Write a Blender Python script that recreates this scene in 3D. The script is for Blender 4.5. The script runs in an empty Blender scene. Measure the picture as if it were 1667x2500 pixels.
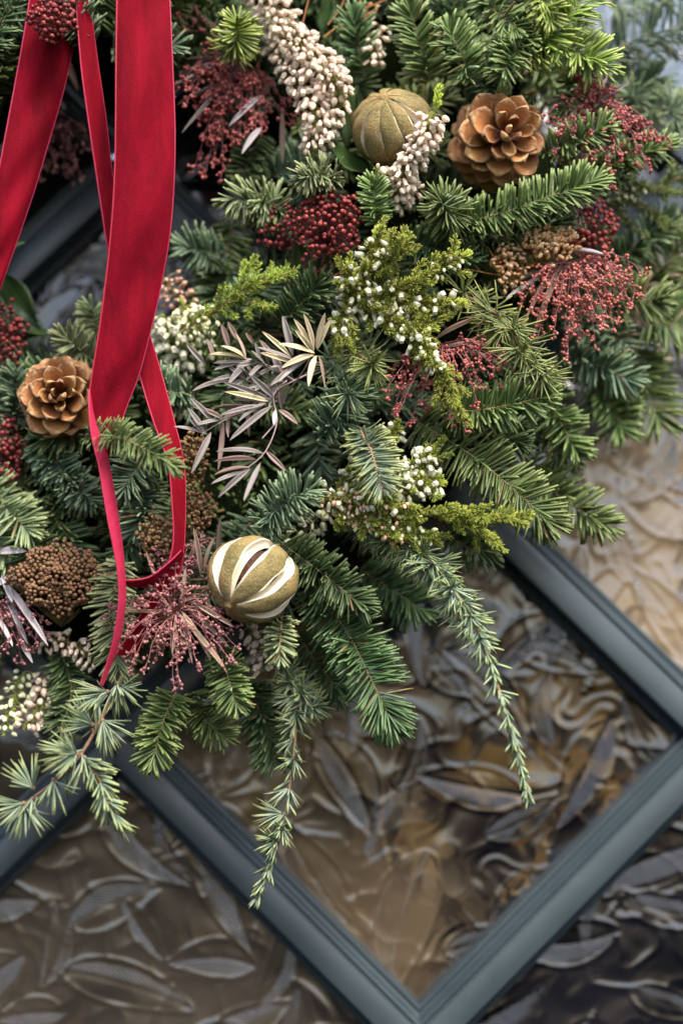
import bpy, math, random
import numpy as np
from mathutils import Vector, Matrix, Quaternion

# ------------------------------------------------------------------ camera, sky, sun, exposure
SC = bpy.context.scene
COL = SC.collection
rng = np.random.default_rng(7)
random.seed(7)

PITCH = math.radians(6.0)
CAM = np.array([0.0, -1.05, 1.40])
FW = 0.39                 # width of view at the focus distance
FOCUS = 0.943
PW, PH = 1667.0, 2500.0

cam = bpy.data.cameras.new('camera')
camo = bpy.data.objects.new('camera', cam)
COL.objects.link(camo)
camo.location = CAM
camo.rotation_euler = (math.pi / 2 + PITCH, 0, 0)
cam.sensor_fit = 'HORIZONTAL'
cam.sensor_width = 24.0
cam.lens = 24.0 * 0.94 / FW
cam.clip_start = 0.05
cam.clip_end = 100
cam.dof.use_dof = True
cam.dof.focus_distance = FOCUS
cam.dof.aperture_fstop = 1.9
cam.dof.aperture_blades = 9
SC.camera = camo

world = bpy.data.worlds.new('World')
SC.world = world
world.use_nodes = True
wn = world.node_tree.nodes
wl = world.node_tree.links
wn.clear()
sky = wn.new('ShaderNodeTexSky')
sky.sky_type = 'NISHITA'
sky.sun_disc = False
SUN_EL, SUN_AZ = math.radians(56), math.radians(24)      # azimuth: to the right of the camera's back
sky.sun_elevation = SUN_EL
sky.sun_rotation = math.pi - SUN_AZ
sky.dust_density = 3.5
sky.air_density = 1.0
sky.ozone_density = 0.8
bg = wn.new('ShaderNodeBackground')
bg.inputs[1].default_value = 0.125
wo = wn.new('ShaderNodeOutputWorld')
wl.new(sky.outputs[0], bg.inputs[0])
wl.new(bg.outputs[0], wo.inputs[0])

sun = bpy.data.lights.new('sun', 'SUN')
sun.energy = 2.0
sun.angle = math.radians(22)
sun.color = (1.0, 0.94, 0.86)
suno = bpy.data.objects.new('sun', sun)
COL.objects.link(suno)
sdir = Vector((math.sin(SUN_AZ) * math.cos(SUN_EL), -math.cos(SUN_AZ) * math.cos(SUN_EL), math.sin(SUN_EL)))
suno.rotation_euler = sdir.to_track_quat('Z', 'Y').to_euler()
suno.location = (0.5, -2, 3)

SC.view_settings.view_transform = 'Standard'
SC.view_settings.look = 'None'
SC.view_settings.exposure = 1.55
SC.view_settings.gamma = 1.0
SC.view_settings.use_curve_mapping = False
SC.cycles.use_denoising = True
SC.cycles.max_bounces = 6
SC.cycles.diffuse_bounces = 3
SC.cycles.glossy_bounces = 3
SC.cycles.transmission_bounces = 2
SC.cycles.caustics_reflective = False
SC.cycles.caustics_refractive = False

# ------------------------------------------------------------------ geometry helpers
CP, SP = math.cos(PITCH), math.sin(PITCH)
FWD = np.array([0, CP, SP])
UPV = np.array([0, -SP, CP])
RGT = np.array([1.0, 0, 0])
DOWN = np.array([0, 0, -1.0])
TOCAM = np.array([0, -1.0, 0])


def P(u, v, h):
    """photo position (1667 x 2500) and centimetres in front of the door face -> world point"""
    k = FW / 0.94 / PW
    d = FWD + RGT * (u - PW / 2) * k - UPV * (v - PH / 2) * k
    t = (-h / 100.0 - CAM[1]) / d[1]
    return CAM + d * t


def px(h):
    return FW / PW * (1.05 - h / 100.0) / 0.94


def nrm(a):
    a = np.asarray(a, float)
    return a / (np.linalg.norm(a, axis=-1, keepdims=True) + 1e-12)


def spline(pts, n):
    """Catmull-Rom through pts, n samples evenly spread by arc length"""
    p = np.asarray(pts, float)
    if len(p) == 2:
        t = np.linspace(0, 1, n)[:, None]
        return p[0] * (1 - t) + p[1] * t
    q = np.vstack([2 * p[0] - p[1], p, 2 * p[-1] - p[-2]])
    out = []
    for i in range(1, len(q) - 2):
        t = np.linspace(0, 1, 24, endpoint=False)[:, None]
        a, b, c, d = q[i - 1], q[i], q[i + 1], q[i + 2]
        out.append(0.5 * ((2 * b) + (-a + c) * t + (2 * a - 5 * b + 4 * c - d) * t ** 2 + (-a + 3 * b - 3 * c + d) * t ** 3))
    out.append(p[-1][None])
    o = np.vstack(out)
    s = np.concatenate([[0], np.cumsum(np.linalg.norm(np.diff(o, axis=0), axis=1))])
    x = np.linspace(0, s[-1], n)
    return np.stack([np.interp(x, s, o[:, k]) for k in range(o.shape[1])], 1)


def plen(p):
    return float(np.linalg.norm(np.diff(p, axis=0), axis=1).sum())


def tangents(p):
    return nrm(np.gradient(p, axis=0))


class MB:
    """collects vertices and faces, builds ONE mesh object"""

    def __init__(self):
        self.v, self.f, self.m, self.r, self.t, self.n = [], [], [], [], [], 0

    def add(self, verts, faces, mat=0, rnd=0.5, tt=0.0):
        verts = np.asarray(verts, float).reshape(-1, 3)
        k = len(verts)
        self.v.append(verts)
        self.r.append(np.broadcast_to(np.asarray(rnd, float).ravel() if np.ndim(rnd) else rnd, (k,)))
        self.t.append(np.broadcast_to(np.asarray(tt, float).ravel() if np.ndim(tt) else tt, (k,)))
        faces = np.asarray(faces, int)
        self.f.append(faces + self.n)
        self.m.append(np.broadcast_to(np.asarray(mat), (len(faces),)))
        self.n += k

    def tube(self, path, rad, sides=6, mat=0, rnd=0.5, tt=None, cap=True):
        p = np.asarray(path, float)
        n = len(p)
        T = tangents(p)
        ref = np.array([0.31, -0.7, 0.64])
        N = nrm(np.cross(T, ref))
        B = np.cross(T, N)
        rad = np.broadcast_to(np.asarray(rad, float), (n,))
        a = np.arange(sides) * 2 * math.pi / sides
        ring = N[:, None] * np.cos(a)[None, :, None] + B[:, None] * np.sin(a)[None, :, None]
        V = p[:, None] + ring * rad[:, None, None]
        i = np.arange(n - 1)[:, None] * sides
        j = np.arange(sides)[None]
        j2 = (j + 1) % sides
        F = np.stack([i + j, i + j2, i + sides + j2, i + sides + j], -1).reshape(-1, 4)
        tv = np.linspace(0, 1, n) if tt is None else np.broadcast_to(tt, (n,))
        self.add(V, F, mat, rnd, np.repeat(tv, sides))
        if cap:
            for e in (0, n - 1):
                k = len(p) * 0
                c = V[e]
                m = c.mean(0)[None]
                vv = np.vstack([c, m])
                if e == 0:
                    ff = [[(q + 1) % sides, q, sides, sides] for q in range(sides)]
                else:
                    ff = [[q, (q + 1) % sides, sides, sides] for q in range(sides)]
                self.add3(vv, [[x[0], x[1], x[2]] for x in ff], mat, rnd, tv[e])

    def add3(self, verts, faces, mat=0, rnd=0.5, tt=0.0):
        self.add(verts, np.asarray(faces, int).reshape(-1, 3), mat, rnd, tt)

    def blades(self, B, D, N, L, W, prof, curl=0.0, thick=0.35, rnd=None, tt=None, mats=(0, 1)):
        """many tapered blades at once; prof = half-width factors at stations along the blade"""
        B, D = np.asarray(B, float), nrm(D)
        n = len(B)
        if n == 0:
            return
        N = np.asarray(N, float)
        N = nrm(N - D * (N * D).sum(-1, keepdims=True))
        S = np.cross(D, N)
        L = np.broadcast_to(np.asarray(L, float), (n,))
        W = np.broadcast_to(np.asarray(W, float), (n,))
        curl = np.broadcast_to(np.asarray(curl, float), (n,))
        prof = np.asarray(prof, float)
        K = len(prof)
        ts = np.linspace(0, 1, K)
        c = B[:, None] + D[:, None] * (L[:, None, None] * ts[None, :, None]) + N[:, None] * ((curl * L)[:, None, None] * ts[None, :, None] ** 2)
        w = W[:, None] * 0.5 * prof[None]
        sw = S[:, None] * w[..., None]
        nw = N[:, None] * (w * thick)[..., None]
        V = np.stack([c - sw, c + nw, c + sw, c - nw * 0.7], 2)          # n,K,4,3
        base = (np.arange(n) * K * 4)[:, None, None] + (np.arange(K - 1) * 4)[None, :, None]
        j = np.arange(4)[None, None]
        j2 = (j + 1) % 4
        F = np.stack([base + j, base + j2, base + 4 + j2, base + 4 + j], -1).reshape(-1, 4)
        m = np.broadcast_to(np.array([mats[0], mats[0], mats[1], mats[1]]), (n, K - 1, 4)).reshape(-1)
        e = (np.arange(n) * K * 4 + (K - 1) * 4)
        cap = np.stack([e, e + 1, e + 2, e + 3], -1)
        F = np.vstack([F, cap])
        m = np.concatenate([m, np.full(n, mats[0])])
        r = rng.random(n) if rnd is None else np.broadcast_to(rnd, (n,))
        R = np.repeat(r, K * 4)
        T = np.tile(np.repeat(ts, 4), n) if tt is None else np.repeat(np.broadcast_to(tt, (n,)), K * 4)
        self.add(V, F, m, R, T)

    def balls(self, C, R, mat=0, rnd=None, squash=None, axis=None, unit=None):
        uv, uf = unit or BALL
        C = np.asarray(C, float)
        n = len(C)
        if n == 0:
            return
        R = np.broadcast_to(np.asarray(R, float), (n,))
        if axis is None:
            V = C[:, None] + uv[None] * R[:, None, None]
        else:
            A = nrm(axis)
            X = nrm(np.cross(A, np.array([0.3, 0.5, 0.81])))
            Y = np.cross(A, X)
            V = C[:, None] + (X[:, None] * uv[None, :, 0:1] + Y[:, None] * uv[None, :, 1:2] + A[:, None] * uv[None, :, 2:3]) * R[:, None, None]
        F = (uf[None] + (np.arange(n) * len(uv))[:, None, None]).reshape(-1, uf.shape[1])
        r = rng.random(n) if rnd is None else np.broadcast_to(rnd, (n,))
        self.add(V, F, mat, np.repeat(r, len(uv)), np.tile(uv[:, 2] * 0.5 + 0.5, n))

    def mesh(self, name, mats, smooth=True):
        me = bpy.data.meshes.new(name)
        V = np.vstack(self.v)
        me.vertices.add(len(V))
        me.vertices.foreach_set('co', V.astype(np.float32).ravel())
        loops = np.concatenate([f.ravel() for f in self.f])
        tot = np.concatenate([np.full(len(f), f.shape[1]) for f in self.f])
        st = np.concatenate([[0], np.cumsum(tot)[:-1]])
        me.loops.add(len(loops))
        me.loops.foreach_set('vertex_index', loops.astype(np.int32))
        me.polygons.add(len(tot))
        me.polygons.foreach_set('loop_start', st.astype(np.int32))
        me.polygons.foreach_set('material_index', np.concatenate(self.m).astype(np.int32))
        me.polygons.foreach_set('use_smooth', np.full(len(tot), smooth))
        for nm, dat in (('rnd', self.r), ('tt', self.t)):
            a = me.attributes.new(nm, 'FLOAT', 'POINT')
            a.data.foreach_set('value', np.concatenate(dat).astype(np.float32))
        for mt in (mats if isinstance(mats, (list, tuple)) else [mats]):
            me.materials.append(mt)
        me.update(calc_edges=True)
        me.validate()
        return me

    def build(self, name, mats, parent=None, kind=None, smooth=True):
        o = bpy.data.objects.new(name, self.mesh(name, mats, smooth))
        COL.objects.link(o)
        if parent is not None:
            o.parent = parent
            o.location = -parent.location
        if kind:
            o['kind'] = kind
        return o


def ball_unit(seg=8, rings=6):
    v, f = [(0, 0, -1.0)], []
    for i in range(1, rings):
        t = math.pi * i / rings
        for j in range(seg):
            a = 2 * math.pi * j / seg
            v.append((math.sin(t) * math.cos(a), math.sin(t) * math.sin(a), -math.cos(t)))
    v.append((0, 0, 1.0))
    top = len(v) - 1
    for j in range(seg):
        f.append((0, 1 + (j + 1) % seg, 1 + j, 1 + j))
        e = 1 + (rings - 2) * seg
        f.append((e + j, e + (j + 1) % seg, top, top))
    for i in range(rings - 2):
        for j in range(seg):
            a, b = 1 + i * seg + j, 1 + i * seg + (j + 1) % seg
            f.append((a, b, b + seg, a + seg))
    # triangles written apart from the quads
    tri = [x[:3] for x in f if x[2] == x[3]]
    quad = [x for x in f if x[2] != x[3]]
    tri2 = tri + [q for x in quad for q in ((x[0], x[1], x[2]), (x[0], x[2], x[3]))]
    return np.array(v), np.array(tri2)


BALL = ball_unit(6, 5)
BALL_FINE = ball_unit(10, 8)


def thing(name, label, cat, loc, group=None):
    o = bpy.data.objects.new(name, None)
    COL.objects.link(o)
    o.location = loc
    o.empty_display_size = 0.01
    o['label'] = label
    o['category'] = cat
    if group:
        o['group'] = group
    return o


def part(name, mesh, parent, M):
    """a part that shares mesh data; M is its world matrix"""
    o = bpy.data.objects.new(name, mesh)
    COL.objects.link(o)
    o.parent = parent
    o.matrix_basis = Matrix.Translation(-Vector(parent.location)) @ M
    return o


def frame(loc, z, x=None, s=1.0, sx=None, sy=None, sz=None):
    z = Vector(z).normalized()
    x = Vector(x) if x is not None else Vector((0.3, 0.2, 0.9))
    x = (x - z * x.dot(z))
    if x.length < 1e-5:
        x = z.orthogonal()
    x.normalize()
    y = z.cross(x)
    M = Matrix((x, y, z)).transposed().to_4x4()
    S = Matrix.Diagonal((sx or s, sy or s, sz or s, 1))
    return Matrix.Translation(Vector(loc)) @ M @ S


# ------------------------------------------------------------------ materials
def new_mat(name):
    m = bpy.data.materials.new(name)
    m.use_nodes = True
    nt = m.node_tree
    return m, nt, nt.nodes['Principled BSDF']


def attr(nt, name):
    n = nt.nodes.new('ShaderNodeAttribute')
    n.attribute_name = name
    return n.outputs['Fac']


def mixc(nt, fac, a, b):
    n = nt.nodes.new('ShaderNodeMix')
    n.data_type = 'RGBA'
    for s, val in ((n.inputs[6], a), (n.inputs[7], b)):
        if hasattr(val, 'is_output'):
            nt.links.new(val, s)
        else:
            s.default_value = (*val, 1)
    if hasattr(fac, 'is_output'):
        nt.links.new(fac, n.inputs[0])
    else:
        n.inputs[0].default_value = fac
    return n.outputs[2]


def ramp(nt, fac, stops):
    n = nt.nodes.new('ShaderNodeValToRGB')
    e = n.color_ramp.elements
    while len(e) < len(stops):
        e.new(0.5)
    for k, (p, c) in enumerate(stops):
        e[k].position = p
        e[k].color = (*c, 1) if len(c) == 3 else c
    nt.links.new(fac, n.inputs[0])
    return n.outputs[0]


def maprange(nt, v, a, b, c, d):
    n = nt.nodes.new('ShaderNodeMapRange')
    nt.links.new(v, n.inputs[0])
    for k, x in enumerate((a, b, c, d)):
        n.inputs[k + 1].default_value = x
    return n.outputs[0]


def noise(nt, scale, detail=4, rough=0.55, coord='Object', dist=0.0):
    tc = nt.nodes.new('ShaderNodeTexCoord')
    n = nt.nodes.new('ShaderNodeTexNoise')
    n.inputs['Scale'].default_value = scale
    n.inputs['Detail'].default_value = detail
    n.inputs['Roughness'].default_value = rough
    n.inputs['Distortion'].default_value = dist
    nt.links.new(tc.outputs[coord], n.inputs['Vector'])
    return n.outputs['Fac']


def bump(nt, b, h, strength, dist):
    n = nt.nodes.new('ShaderNodeBump')
    n.inputs['Strength'].default_value = strength
    n.inputs['Distance'].default_value = dist
    nt.links.new(h, n.inputs['Height'])
    nt.links.new(n.outputs[0], b.inputs['Normal'])


def vary(nt, col, lo=0.8, hi=1.2, hue=0.015):
    oi = nt.nodes.new('ShaderNodeObjectInfo')
    hs = nt.nodes.new('ShaderNodeHueSaturation')
    nt.links.new(maprange(nt, oi.outputs['Random'], 0, 1, lo, hi), hs.inputs['Value'])
    nt.links.new(maprange(nt, oi.outputs['Random'], 0, 1, 0.5 - hue, 0.5 + hue), hs.inputs['Hue'])
    nt.links.new(col, hs.inputs['Color'])
    return hs.outputs[0]


NEEDLE_GAIN = 1.25


def needle_mat(name, c1, c2, tip, tipamt=0.6, rough=0.42, lo=0.8, hi=1.2, trans=0.12):
    m, nt, b = new_mat(name)
    c1, c2, tip = [tuple(min(0.8, x * NEEDLE_GAIN * k) for x, k in zip(q, (1.0, 1.02, 0.76))) for q in (c1, c2, tip)]
    c = mixc(nt, attr(nt, 'rnd'), c1, c2)
    t = maprange(nt, attr(nt, 'tt'), 0.4, 1.0, 0.0, min(1.0, tipamt * 1.35))
    c = mixc(nt, t, c, tip)
    c = mixc(nt, maprange(nt, attr(nt, 'rnd'), 0.975, 0.985, 0.0, 0.8), c, (0.20, 0.12, 0.05))
    c = vary(nt, c, lo, hi)
    nt.links.new(c, b.inputs['Base Color'])
    b.inputs['Roughness'].default_value = rough
    b.inputs['Specular IOR Level'].default_value = 0.45
    if trans:
        tr = nt.nodes.new('ShaderNodeBsdfTranslucent')
        nt.links.new(c, tr.inputs[0])
        mx = nt.nodes.new('ShaderNodeMixShader')
        mx.inputs[0].default_value = trans
        nt.links.new(b.outputs[0], mx.inputs[1])
        nt.links.new(tr.outputs[0], mx.inputs[2])
        nt.links.new(mx.outputs[0], nt.nodes['Material Output'].inputs[0])
    return m


def plain_mat(name, c1, c2, scale=300, rough=0.6, bumpd=0.0, attrname=None, spec=0.4, lo=0.85, hi=1.15, trans=0.0):
    m, nt, b = new_mat(name)
    f = attr(nt, attrname) if attrname else maprange(nt, noise(nt, scale), 0.3, 0.7, 0, 1)
    c = vary(nt, mixc(nt, f, c1, c2), lo, hi, 0.01)
    nt.links.new(c, b.inputs['Base Color'])
    b.inputs['Roughness'].default_value = rough
    b.inputs['Specular IOR Level'].default_value = spec
    if bumpd:
        bump(nt, b, noise(nt, scale), 0.6, bumpd)
    if trans:
        tr = nt.nodes.new('ShaderNodeBsdfTranslucent')
        nt.links.new(c, tr.inputs[0])
        mx = nt.nodes.new('ShaderNodeMixShader')
        mx.inputs[0].default_value = trans
        nt.links.new(b.outputs[0], mx.inputs[1])
        nt.links.new(tr.outputs[0], mx.inputs[2])
        nt.links.new(mx.outputs[0], nt.nodes['Material Output'].inputs[0])
    return m


MT = {}
# fir: (upper, lower) side of the needles
MT['bright'] = (needle_mat('fir_needle_bright', (0.12, 0.18, 0.038), (0.22, 0.275, 0.075), (0.31, 0.35, 0.12)),
                needle_mat('fir_needle_bright_under', (0.16, 0.23, 0.11), (0.22, 0.29, 0.16), (0.25, 0.31, 0.12)))
MT['mid'] = (needle_mat('fir_needle', (0.058, 0.095, 0.036), (0.118, 0.165, 0.070), (0.18, 0.225, 0.095)),
             needle_mat('fir_needle_under', (0.17, 0.25, 0.20), (0.24, 0.32, 0.26), (0.22, 0.29, 0.14)))
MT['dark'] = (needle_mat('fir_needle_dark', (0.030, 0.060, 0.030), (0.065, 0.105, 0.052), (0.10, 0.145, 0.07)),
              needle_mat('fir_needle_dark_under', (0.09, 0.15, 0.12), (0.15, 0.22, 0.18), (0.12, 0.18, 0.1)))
MT['blue'] = (needle_mat('fir_needle_blue', (0.050, 0.092, 0.072), (0.105, 0.155, 0.125), (0.16, 0.205, 0.145)),
              needle_mat('fir_needle_blue_under', (0.17, 0.25, 0.24), (0.24, 0.32, 0.31), (0.22, 0.28, 0.2)))
MT['sage'] = (needle_mat('fir_needle_sage', (0.13, 0.17, 0.115), (0.20, 0.245, 0.165), (0.28, 0.31, 0.18)),
              needle_mat('fir_needle_sage_under', (0.24, 0.29, 0.24), (0.32, 0.37, 0.31), (0.30, 0.33, 0.2)))
MT['cedar'] = (needle_mat('cedar_needle', (0.125, 0.18, 0.155), (0.22, 0.28, 0.245), (0.29, 0.33, 0.15), 0.7),
               needle_mat('cedar_needle_under', (0.22, 0.28, 0.27), (0.31, 0.37, 0.355), (0.30, 0.33, 0.18), 0.6))
MT['cedargreen'] = (needle_mat('cedar_needle_green', (0.13, 0.17, 0.075), (0.20, 0.24, 0.115), (0.30, 0.32, 0.12), 0.7),
                    needle_mat('cedar_needle_green_under', (0.20, 0.25, 0.16), (0.28, 0.32, 0.22), (0.30, 0.33, 0.15), 0.6))
MT['heath'] = (needle_mat('heather_leaf', (0.11, 0.16, 0.025), (0.22, 0.27, 0.05), (0.34, 0.38, 0.07), 0.6),
               needle_mat('heather_leaf_under', (0.09, 0.13, 0.03), (0.16, 0.21, 0.05), (0.24, 0.29, 0.06), 0.5))
MT['heathtip'] = (needle_mat('heather_leaf_young', (0.20, 0.28, 0.03), (0.32, 0.38, 0.06), (0.40, 0.44, 0.08), 0.5),
                  needle_mat('heather_leaf_young_under', (0.2, 0.28, 0.04), (0.3, 0.36, 0.06), (0.38, 0.42, 0.08), 0.5))
MT['heathdark'] = (needle_mat('heather_leaf_dark', (0.05, 0.075, 0.02), (0.09, 0.12, 0.03), (0.14, 0.17, 0.05), 0.5),
                   needle_mat('heather_leaf_dark_under', (0.06, 0.09, 0.03), (0.1, 0.13, 0.04), (0.14, 0.17, 0.05), 0.5))
MT['bark'] = plain_mat('conifer_bark', (0.16, 0.09, 0.05), (0.30, 0.19, 0.11), 900, 0.8, 0.0006)
MT['barkgreen'] = plain_mat('green_bark', (0.10, 0.10, 0.04), (0.24, 0.15, 0.06), 700, 0.7, 0.0004)
MT['barkorange'] = plain_mat('young_orange_bark', (0.33, 0.15, 0.06), (0.45, 0.24, 0.11), 900, 0.7, 0.0004)
MT['stemtan'] = plain_mat('heather_stem', (0.25, 0.14, 0.07), (0.38, 0.25, 0.14), 900, 0.75, 0.0004)
MT['stemrust'] = plain_mat('rust_stem', (0.30, 0.11, 0.03), (0.42, 0.19, 0.05), 700, 0.6)
MT['stemmauve'] = plain_mat('mauve_stem', (0.30, 0.19, 0.19), (0.42, 0.31, 0.30), 700, 0.6)
MT['stempink'] = plain_mat('pink_red_stem', (0.30, 0.085, 0.085), (0.42, 0.19, 0.18), 700, 0.55)
MT['stemplum'] = plain_mat('plum_stem', (0.22, 0.06, 0.07), (0.34, 0.14, 0.14), 700, 0.55)
MT['bell'] = plain_mat('heather_bell_white', (0.62, 0.66, 0.38), (0.82, 0.79, 0.66), attrname='tt', rough=0.5, lo=0.95, hi=1.05, trans=0.3)
MT['bellgreen'] = plain_mat('heather_bud_green', (0.50, 0.55, 0.20), (0.76, 0.77, 0.55), attrname='tt', rough=0.5)
MT['bellpink'] = plain_mat('heather_bell_pink', (0.84, 0.60, 0.47), (0.88, 0.80, 0.64), attrname='tt', rough=0.5, lo=0.95, hi=1.06, trans=0.3)
MT['budred'] = plain_mat('heather_bud_pink', (0.50, 0.20, 0.15), (0.66, 0.46, 0.32), attrname='tt', rough=0.5)
MT['calyx'] = plain_mat('heather_calyx', (0.45, 0.36, 0.16), (0.55, 0.42, 0.25), 500, 0.6)
MT['straw'] = plain_mat('dried_floret_gold', (0.38, 0.19, 0.06), (0.66, 0.47, 0.27), attrname='rnd', rough=0.7)
MT['umbel'] = plain_mat('dried_bud_brown', (0.13, 0.05, 0.03), (0.21, 0.115, 0.055), attrname='rnd', rough=0.65)
MT['brownseed'] = plain_mat('dried_seed_brown', (0.12, 0.06, 0.025), (0.30, 0.18, 0.08), attrname='rnd', rough=0.65)
MT['budcoral'] = plain_mat('coral_bud', (0.31, 0.06, 0.052), (0.52, 0.19, 0.14), attrname='rnd', rough=0.5)
MT['budrose'] = plain_mat('dusky_rose_bud', (0.15, 0.045, 0.055), (0.40, 0.18, 0.17), attrname='rnd', rough=0.55)
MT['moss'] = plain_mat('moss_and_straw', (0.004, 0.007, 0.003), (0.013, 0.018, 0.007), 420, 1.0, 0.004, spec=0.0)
MT['core'] = plain_mat('dried_flesh', (0.022, 0.008, 0.004), (0.09, 0.035, 0.014), 420, 0.85, 0.003)
MT['pith'] = plain_mat('dried_pith', (0.74, 0.62, 0.42), (0.84, 0.78, 0.64), 160, 0.8, 0.0006, spec=0.2)
MT['wood'] = plain_mat('cone_core', (0.05, 0.02, 0.01), (0.12, 0.05, 0.02), 300, 0.8)


def berry_mat():
    m, nt, b = new_mat('red_berry_skin')
    t = attr(nt, 'tt')
    c = ramp(nt, t, [(0.0, (0.12, 0.010, 0.014)), (0.80, (0.25, 0.026, 0.030)), (0.92, (0.32, 0.06, 0.045)), (0.985, (0.07, 0.01, 0.01))])
    nt.links.new(vary(nt, c, 0.7, 1.2, 0.008), b.inputs['Base Color'])
    b.inputs['Roughness'].default_value = 0.52
    b.inputs['Specular IOR Level'].default_value = 0.4
    return m


MT['berry'] = berry_mat()


def leaf_mat(name, c1, c2, edge, rough=0.68, lo=0.85, hi=1.15, trans=0.15, spec=0.25):
    m, nt, b = new_mat(name)
    n = maprange(nt, noise(nt, 60, 5), 0.3, 0.7, 0, 1)
    c = mixc(nt, n, c1, c2)
    c = mixc(nt, maprange(nt, attr(nt, 'rnd'), 0.75, 1.0, 0.0, 0.8), c, edge)
    c = mixc(nt, maprange(nt, attr(nt, 'rnd'), 0.0, 0.09, 0.6, 0.0), c, edge)
    c = vary(nt, c, lo, hi, 0.012)
    nt.links.new(c, b.inputs['Base Color'])
    b.inputs['Roughness'].default_value = rough
    b.inputs['Specular IOR Level'].default_value = spec
    tr = nt.nodes.new('ShaderNodeBsdfTranslucent')
    nt.links.new(c, tr.inputs[0])
    mx = nt.nodes.new('ShaderNodeMixShader')
    mx.inputs[0].default_value = trans
    nt.links.new(b.outputs[0], mx.inputs[1])
    nt.links.new(tr.outputs[0], mx.inputs[2])
    nt.links.new(mx.outputs[0], nt.nodes['Material Output'].inputs[0])
    return m


MT['leafsilver'] = leaf_mat('silver_mauve_leaf', (0.26, 0.245, 0.22), (0.36, 0.33, 0.305), (0.38, 0.26, 0.25))
MT['leafcream'] = leaf_mat('cream_leaf', (0.56, 0.50, 0.30), (0.66, 0.59, 0.39), (0.56, 0.36, 0.27))
MT['leafmauve'] = leaf_mat('mauve_brown_leaf', (0.23, 0.15, 0.13), (0.33, 0.24, 0.21), (0.34, 0.2, 0.17))
MT['leaftan'] = leaf_mat('tan_rose_leaf', (0.44, 0.33, 0.25), (0.54, 0.43, 0.33), (0.48, 0.25, 0.2))
MT['leafpale'] = leaf_mat('pale_lilac_leaf', (0.40, 0.36, 0.37), (0.50, 0.46, 0.46), (0.42, 0.36, 0.36))
MT['leafgreen'] = leaf_mat('glossy_green_leaf', (0.022, 0.05, 0.014), (0.045, 0.085, 0.022), (0.09, 0.13, 0.05), 0.28, trans=0.06, spec=0.5)
MT['leaflime'] = leaf_mat('light_green_leaf', (0.10, 0.17, 0.03), (0.15, 0.22, 0.05), (0.2, 0.26, 0.1), 0.4)
MT['leafgold'] = leaf_mat('golden_leaf', (0.50, 0.22, 0.04), (0.6, 0.3, 0.06), (0.45, 0.2, 0.05), 0.5)


def cone_mat():
    m, nt, b = new_mat('pine_cone_scale_wood')
    g = noise(nt, 9.0, 6, 0.6, 'Generated', 0.4)
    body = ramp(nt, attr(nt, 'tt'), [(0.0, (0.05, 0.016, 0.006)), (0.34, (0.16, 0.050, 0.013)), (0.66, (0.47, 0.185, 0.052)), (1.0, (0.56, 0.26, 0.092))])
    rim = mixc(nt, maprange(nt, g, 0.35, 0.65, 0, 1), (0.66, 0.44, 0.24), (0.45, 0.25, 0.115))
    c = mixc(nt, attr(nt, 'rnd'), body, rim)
    c = mixc(nt, maprange(nt, g, 0.55, 0.75, 0, 0.45), c, (0.26, 0.10, 0.03))
    nt.links.new(vary(nt, c, 0.85, 1.12, 0.008), b.inputs['Base Color'])
    b.inputs['Roughness'].default_value = 0.62
    b.inputs['Specular IOR Level'].default_value = 0.3
    bump(nt, b, noise(nt, 14, 7, 0.7, 'Generated', 0.6), 0.9, 0.0012)
    return m


MT['cone'] = cone_mat()


def peel_mat():
    m, nt, b = new_mat('dried_citrus_peel')
    n1 = noise(nt, 55, 5)
    c = ramp(nt, n1, [(0.30, (0.10, 0.078, 0.022)), (0.45, (0.18, 0.14, 0.045)), (0.56, (0.27, 0.20, 0.075)), (0.70, (0.30, 0.155, 0.045))])
    fine = noise(nt, 900, 3, 0.7)
    c = mixc(nt, maprange(nt, fine, 0.45, 0.72, 0, 0.65), c, (0.44, 0.36, 0.18))
    c = mixc(nt, maprange(nt, attr(nt, 'rnd'), 0.86, 1.0, 0, 0.6), c, (0.62, 0.52, 0.32))
    nt.links.new(c, b.inputs['Base Color'])
    b.inputs['Roughness'].default_value = 0.72
    b.inputs['Specular IOR Level'].default_value = 0.25
    bump(nt, b, fine, 0.9, 0.0016)
    return m


MT['peel'] = peel_mat()


def velvet_mat():
    m, nt, b = new_mat('red_velvet')
    tc = nt.nodes.new('ShaderNodeTexCoord')
    mp = nt.nodes.new('ShaderNodeMapping')
    mp.inputs['Scale'].default_value = (1.0, 1.0, 0.22)          # the pile lies in streaks along the ribbon
    nt.links.new(tc.outputs['Object'], mp.inputs[0])
    nz = nt.nodes.new('ShaderNodeTexNoise')
    nz.inputs['Scale'].default_value = 75
    nz.inputs['Detail'].default_value = 7
    nz.inputs['Roughness'].default_value = 0.68
    nz.inputs['Distortion'].default_value = 0.5
    nt.links.new(mp.outputs[0], nz.inputs['Vector'])
    n1 = nz.outputs['Fac']
    n2 = noise(nt, 950, 2, 0.7)
    c = mixc(nt, maprange(nt, n1, 0.32, 0.68, 0, 1), (0.088, 0.0003, 0.004), (0.215, 0.0012, 0.011))
    c = mixc(nt, maprange(nt, n2, 0.55, 0.8, 0, 0.35), c, (0.36, 0.008, 0.028))
    nt.links.new(c, b.inputs['Base Color'])
    b.inputs['Roughness'].default_value = 0.85
    b.inputs['Specular IOR Level'].default_value = 0.1
    b.inputs['Sheen Weight'].default_value = 0.45
    b.inputs['Sheen Roughness'].default_value = 0.35
    b.inputs['Sheen Tint'].default_value = (1.0, 0.03, 0.12, 1)
    bump(nt, b, n2, 0.5, 0.0004)
    return m


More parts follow.
